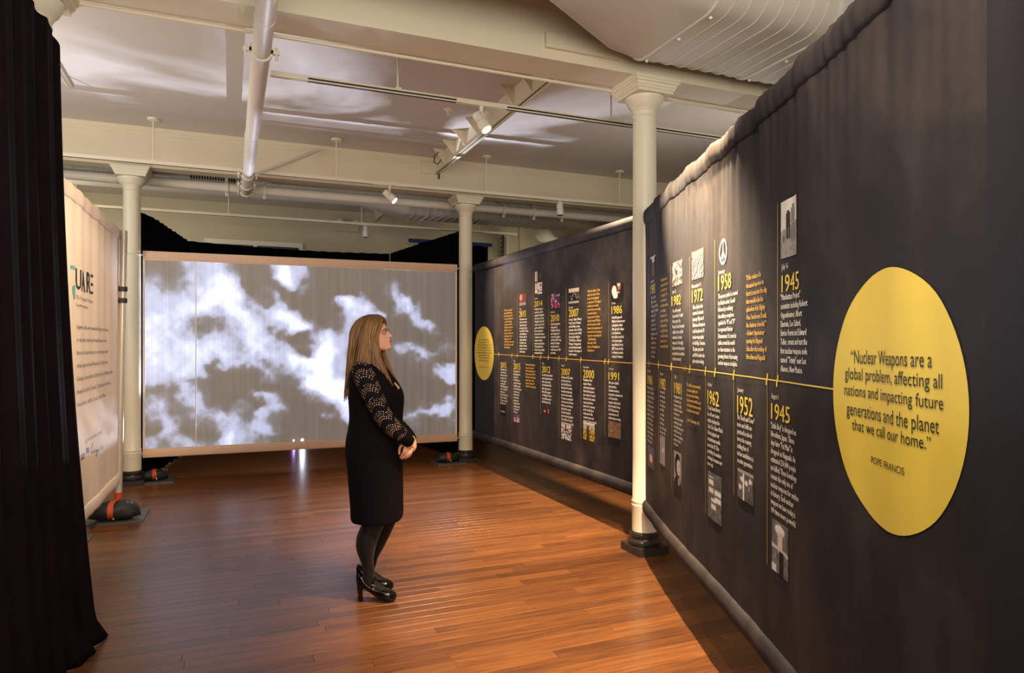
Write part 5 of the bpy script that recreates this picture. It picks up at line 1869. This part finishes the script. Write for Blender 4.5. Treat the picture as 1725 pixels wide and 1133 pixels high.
    # left hand underneath: wrist at the front, palm and fingers passing behind the right hand
    W2 = pl_(695.5, 745, -.01); K2 = pl_(692, 756, -.055)
    B.tube([tuple(W2), tuple((W2 + K2) / 2), tuple(K2)], [.023, .030, .027], 18, flat=((0, 1, 0), 0.75))
    for k in range(3):
        A = pl_(694 - 2.6 * k, 757 + 1.2 * k, -.062)
        b_ = pl_(691 - 2.6 * k, 762.5 + 1.0 * k, -.078)
        c_ = pl_(687 - 2.6 * k, 764.5 + .9 * k, -.082)
        e_ = pl_(682 - 2.4 * k, 765 + .6 * k, -.080)
        chain([K2, A, b_, c_, e_], [.009, .0095, .0088, .008, .0064])
    chain([pl_(694, 748, -.03), pl_(690, 749, -.05), pl_(685, 751, -.06), pl_(680, 753, -.065)], [.012, .0115, .010, .007])

    me = bpy.data.meshes.new('body')
    me.from_pydata(B.v, [], B.f)
    o = bpy.data.objects.new('body', me); COL.objects.link(o)
    md = o.modifiers.new('r', 'REMESH'); md.mode = 'VOXEL'; md.voxel_size = 0.0027
    ms = o.modifiers.new('s', 'SMOOTH'); ms.factor = 0.5; ms.iterations = 6
    dg = bpy.context.evaluated_depsgraph_get()
    ne = bpy.data.meshes.new_from_object(o.evaluated_get(dg))
    bpy.data.objects.remove(o)
    ne.name = 'body'
    ne.materials.clear()
    for m_ in ('skin', 'tights', 'lips'): ne.materials.append(M[m_])
    nf = len(ne.polygons)
    cen = np.zeros(nf * 3); ne.polygons.foreach_get('center', cen); cen = cen.reshape(-1, 3)
    mi = np.zeros(nf, int)
    hands = (cen[:, 0] > 0.13) & (cen[:, 2] > 0.8) & (cen[:, 2] < 1.0)
    mi[(cen[:, 2] < 0.9) & ~hands] = 1
    lip = (((cen[:, 0] - .106) / .016) ** 2 + (cen[:, 1] / .019) ** 2 + ((cen[:, 2] - 1.541) / .0075) ** 2 < 1)
    mi[lip] = 2
    ne.polygons.foreach_set('material_index', mi.astype(np.int32))
    ne.polygons.foreach_set('use_smooth', [True] * nf)
    body = bpy.data.objects.new('body', ne); COL.objects.link(body); body.parent = root

    # ---- eyes and brows
    for s in (-1, 1):
        e = G().ell((.0665, s * .033, 1.5915), (.0125, .0125, .0105), 16, 10).build('eye', 'eye', root, local=True)
        G().ell((.0765, s * .036, 1.5915), (.0035, .0055, .0055), 12, 8).build('iris', 'iris', e, local=True)
        G().tube([(.078, s * .018, 1.5985), (.0795, s * .030, 1.6005), (.075, s * .042, 1.599), (.064, s * .052, 1.5965)], [.0016, .0022, .0022, .0014], 8).build('eyelash', 'iris', e, local=True)
        G().tube([(.0795, s * .014, 1.608), (.0785, s * .028, 1.612), (.0725, s * .042, 1.612), (.063, s * .052, 1.608)], [.0018, .0026, .0024, .0012], 8).build('eyebrow', 'brow', root, local=True)

    # ---- dress
    prof = [  # z, front, back, halfwidth
        (.463, .166, -.130, .168), (.472, .170, -.134, .171), (.487, .173, -.136, .173), (.52, .175, -.137, .176), (.60, .175, -.140, .182), (.68, .173, -.146, .188), (.76, .171, -.154, .192), (.84, .170, -.163, .192),
        (.90, .170, -.168, .186), (.95, .169, -.163, .176), (1.0, .169, -.154, .163), (1.05, .171, -.148, .154), (1.10, .175, -.146, .152), (1.15, .180, -.147, .156), (1.19, .181, -.149, .162), (1.23, .174, -.150, .168),
        (1.27, .156, -.149, .174), (1.31, .125, -.146, .178), (1.34, .100, -.140, .176), (1.365, .078, -.132, .165), (1.39, .058, -.120, .140), (1.41, .046, -.108, .110), (1.425, .040, -.098, .080), (1.44, .036, -.09, .062)]
    g = G()
    rings = []
    for z, f, b, w in prof:
        rr = ring3((f + b) / 2, 0, z, (f - b) / 2, w, n=56, sq=0.88)
        rr = [(x + 0.002 * math.sin(9 * math.atan2(y, x) + z * 25), y, zz) for x, y, zz in rr]
        rings.append(rr)
    # hem turned inward so that the skirt has an edge
    r0 = [(x * .985, y * .985, z + .012) for x, y, z in rings[0]]
    g.loft([r0] + rings, cap=False)
    d = g.build('dress', 'dress', root, local=True, angle=80)
    md = d.modifiers.new('sub', 'SUBSURF'); md.levels = 1; md.render_levels = 2
    # ---- lace sleeves with solid cuffs
    def sleeve(pts, bands, y_sign):
        P = [pl_(px, py, yl) for px, py, yl, r in pts]
        R = [q[3] for q in pts]
        # densify
        PP, RR = [], []
        for i in range(len(P) - 1):
            for k in range(5):
                t = k / 5
                PP.append(P[i] * (1 - t) + P[i + 1] * t); RR.append(R[i] * (1 - t) + R[i + 1] * t)
        PP.append(P[-1]); RR.append(R[-1])
        PP = [PP[0]] + [(PP[i - 1] + PP[i] * 2 + PP[i + 1]) / 4 for i in range(1, len(PP) - 1)] + [PP[-1]]
        n = 32
        g = G()
        g.tube(PP, RR, n, cap=False)
        ob = g.build('sleeve', ['lace', 'dress'], root, local=True, angle=120)
        me = ob.data
        uvl = me.uv_layers.new(name='UVMap')
        acc = [0.0]
        for i in range(1, len(PP)): acc.append(acc[-1] + float(np.linalg.norm(PP[i] - PP[i - 1])))
        tot = acc[-1]
        for p in me.polygons:
            for li in p.loop_indices:
                vi = me.loops[li].vertex_index
                i, k = divmod(vi, n)
                uvl.data[li].uv = (k / n, bands * acc[i] / tot)
            ks = [me.loops[li].vertex_index % n for li in p.loop_indices]
            if max(ks) - min(ks) > n / 2:
                for li in p.loop_indices:
                    if me.loops[li].vertex_index % n == 0:
                        uvl.data[li].uv[0] = 1.0
            c = sum(acc[me.loops[li].vertex_index // n] for li in p.loop_indices) / 4 / tot
            p.material_index = 1 if c > 0.86 else 0
        md = ob.modifiers.new('t', 'SOLIDIFY'); md.thickness = 0.003; md.offset = -1
        return ob
    sleeve([(604, 618, -.10, .040), (609, 625, -.135, .060), (616, 639, -.17, .064), (629, 668, -.195, .0585), (643, 697, -.205, .054), (653, 712, -.20, .053), (667, 724.5, -.18, .050), (681, 736, -.145, .043), (690, 744, -.112, .036)], 7.2, -1)
    sleeve([(606, 616, .10, .045), (611, 621, .135, .058), (619, 639, .17, .062), (632, 665, .195, .056), (648, 692, .20, .051), (658, 706, .19, .050), (672, 718, .15, .047), (686, 731, .09, .040), (693, 740, .045, .034)], 7.2, 1)

    # ---- name badge
    c = pl_(666.5, 651.5, -.055); c = c + np.array([0.004, -0.012, 0.004])
    nrm = np.array([.84, -.30, .45]); nrm /= np.linalg.norm(nrm)
    u = np.array([.38, .92, 0.0]); u -= nrm * u.dot(nrm); u /= np.linalg.norm(u)
    w = np.cross(nrm, u)
    # a card seen nearly side-on: wide along u
    uu = pl_(670, 655.5, -.055) - pl_(662.5, 647, -.055); uu /= np.linalg.norm(uu)
    vv = np.array([.60, -.55, .50]); vv -= uu * vv.dot(uu); vv /= np.linalg.norm(vv)
    b = G().obox(c, (uu, vv, np.cross(uu, vv)), (.022, .016, .002)).build('name_badge', 'badge', root, smooth=False, local=True, label='small cream name badge')
    G().obox(c + np.cross(uu, vv) * .0022, (uu, vv, np.cross(uu, vv)), (.015, .006, .0008)).build('badge_lettering', 'badge_print', b, smooth=False, local=True)
    G().obox(c - np.cross(uu, vv) * .0022, (uu, vv, np.cross(uu, vv)), (.015, .006, .0008)).build('badge_lettering', 'badge_print', b, smooth=False, local=True)

    # ---- shoes
    for side in ('r', 'l'):
        xh, xt, yl = FOOT[side]
        k = (xt - xh) / .235
        sec = [(0.000, .090, .150, .016), (0.008, .084, .166, .026), (.03, .078, .150, .034), (.055, .066, .122, .0365), (.08, .052, .100, .037), (.105, .034, .088, .038), (.13, .018, .080, .041), (.155, .006, .076, .045),
               (.18, .003, .070, .047), (.205, .004, .060, .043), (.222, .008, .050, .033), (.232, .014, .040, .018), (.235, .02, .034, .006)]
        rings = []
        for a, zb, zt, w in sec:
            r = []
            for q in range(24):
                th = 2 * math.pi * q / 24
                c_, s_ = math.cos(th), math.sin(th)
                zz = (zb + zt) / 2 + (zt - zb) / 2 * math.copysign(abs(s_) ** .7, s_)
                r.append((xh + a * k, yl + w * math.copysign(abs(c_) ** .8, c_), zz))
            rings.append(r)
        sh = G().loft(rings).build('shoe', 'patent', root, local=True, angle=80)
        sub = sh.modifiers.new('s', 'SUBSURF'); sub.levels = 1; sub.render_levels = 1
        G().loft([[(xh + (.014 + .011 * c_) * k + dx * k, yl + w_ * s_, z) for c_, s_ in ((1, 1), (-1, 1), (-1, -1), (1, -1))] for z, w_, dx in ((.001, .010, .004), (.03, .011, .003), (.06, .017, .001), (.095, .026, 0.0))]).build('heel', 'patent', sh, local=True, angle=60)
        # strap over the instep with its buckle
        st_ = []
        for q in range(13):
            th = math.pi * q / 12
            st_.append((xh + (.088 + .018 * math.sin(th)) * k, yl + .0385 * math.cos(th), .078 + .062 * abs(math.sin(th)) ** .8))
        G().tube(st_, .0055, 8).build('strap', 'patent', sh, local=True)
        bx, by, bz = xh + .098 * k, yl - .040, .098
        g = G()
        for (a, b2) in (((-.010, -.007), (.008, -.012)), ((.008, -.012), (.012, .006)), ((.012, .006), (-.006, .011)), ((-.006, .011), (-.010, -.007))):
            g.tube([(bx + a[0], by, bz + a[1]), (bx + b2[0], by, bz + b2[1])], .0016, 6)
        g.build('buckle', 'buckle', sh, local=True)

    # ---- hair: a shell of locks falling from the parting
    HC = np.array([-.020, 0.0, 1.585])
    def lock(a, lift):
        """a in radians: 0 = back, +-pi = front; returns points root to tip"""
        ad = math.degrees(a)
        x_d, y_d = -math.cos(a), math.sin(a)
        f = max(0.0, (abs(ad) - 52) / 75)           # how much of a front lock
        f = min(1.0, f)
        rx = .118 + .0 * f; ry = .094; rz = .108
        pts = []
        # over the skull
        top_x = .012 + 0.02 * f
        reach = 98 if f < .5 else 98 - 10 * (f - .5)
        for q in range(10):
            ph = math.radians(6 + (reach - 6) * q / 9)
            c = HC + np.array([top_x * math.cos(ph), 0, 0])
            # front locks sweep back off the face towards the ear
            lim = 142 - 20 * min(1, max(0, (q - 3) / 6)) ** 1.1
            ae = math.copysign(min(abs(ad), lim), a) if abs(ad) > 90 else ad
            if abs(ad) > 90:
                ae = math.copysign(90 + (abs(ad) - 90) * (lim - 90) / 52, a)
            xd2, yd2 = -math.cos(math.radians(ae)), math.sin(math.radians(ae))
            c = HC + np.array([top_x * math.cos(ph), 0, 0])
            rxf = rx if xd2 < 0 else .104
            p = c + np.array([xd2 * rxf * math.sin(ph), yd2 * ry * math.sin(ph), rz * math.cos(ph)]) * (1 + lift)
            pts.append(p)
        p0 = pts[-1]
        # fall: the back hangs down the back, the front falls onto the chest
        ka = min(1.0, f / .55); kb = max(0.0, (f - .55) / .45)
        tA = np.array([-.172 + .018 * (1 - math.cos(a)) * 3 * (1 - ka) + .10 * ka, .105 * math.sin(a) * (1 + .35 * ka), 1.172 + .03 * abs(math.sin(ad * .9)) + .08 * ka])
        sg = -1 if a < 0 else 1
        tB = np.array([-.03 + .160 * kb, sg * (.124 - .028 * kb), 1.36 - .085 * kb])
        mA = (p0 + tA) / 2
        mB = np.array([.0 + .026 * kb, sg * .080, 1.465])
        w = min(1.0, max(0.0, (f - .42) / .3)); w = w * w * (3 - 2 * w)
        tgt = tA * (1 - w) + tB * w; mid = mA * (1 - w) + mB * w
        for q in range(1, 13):
            t = q / 12
            pts.append(p0 * (1 - t) ** 2 + mid * 2 * t * (1 - t) + tgt * t * t)
        for it in range(4):
            pts = pts[:5] + [(pts[i - 1] + pts[i] * 2 + pts[i + 1]) / 4 for i in range(5, len(pts) - 1)] + [pts[-1]]
        return pts
    n_a = 72
    A = [math.radians(-142 + 284 * i / n_a) for i in range(n_a + 1)]
    g = G(); vs, fs = [], []
    for a in A:
        vs += [tuple(p) for p in lock(a, 0.0)[:-2]]
    m = len(lock(0, 0)) - 2
    for i in range(n_a):
        for j in range(m - 1):
            q = i * m + j
            fs.append((q, q + 1, q + m + 1, q + m))
    g.add(vs, fs)
    hair = g.build('hair', 'hair_inner_shade', root, local=True, angle=180)
    uvl = hair.data.uv_layers.new(name='UVMap')
    for lp in hair.data.loops:
        i, j = divmod(lp.vertex_index, m)
        uvl.data[lp.index].uv = (i / n_a, j / (m - 1))
    md = hair.modifiers.new('t', 'SOLIDIFY'); md.thickness = 0.012; md.offset = 0
    # loose locks over the shell
    rr = random.Random(3)
    g = G(); uvs = []
    for q in range(1250):
        a = math.radians(rr.uniform(-143, 143))
        if q > 640: a = math.copysign(math.radians(rr.uniform(75, 143)), a)
        lf = rr.uniform(0.0, .075)
        P = lock(a, lf)
        jit = np.array([rr.uniform(-.006, .006), rr.uniform(-.008, .008), 0])
        cut = rr.randint(0, 3)
        P = P[: len(P) - cut]
        P = [p + jit * (i / len(P)) + np.array([0.003 * math.sin(i * .7 + q), .003 * math.cos(i * .5 + q), 0]) * (i / len(P)) for i, p in enumerate(P)]
        r0 = rr.uniform(.0018, .0038) if q < 900 else rr.uniform(.0028, .0046)
        R_ = [r0 * (1.0 if i < len(P) - 5 else max(.12, (len(P) - i) / 6)) for i in range(len(P))]
        b0 = len(g.v)
        g.tube(P, R_, 5, cap=True)
        u = rr.random()
        uvs += [(u + 0.0008 * (k % 5), (k // 5) / len(P)) for k in range(len(g.v) - b0)]
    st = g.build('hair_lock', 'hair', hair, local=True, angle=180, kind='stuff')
    uvl = st.data.uv_layers.new(name='UVMap')
    for lp in st.data.loops: uvl.data[lp.index].uv = uvs[lp.vertex_index]
person()
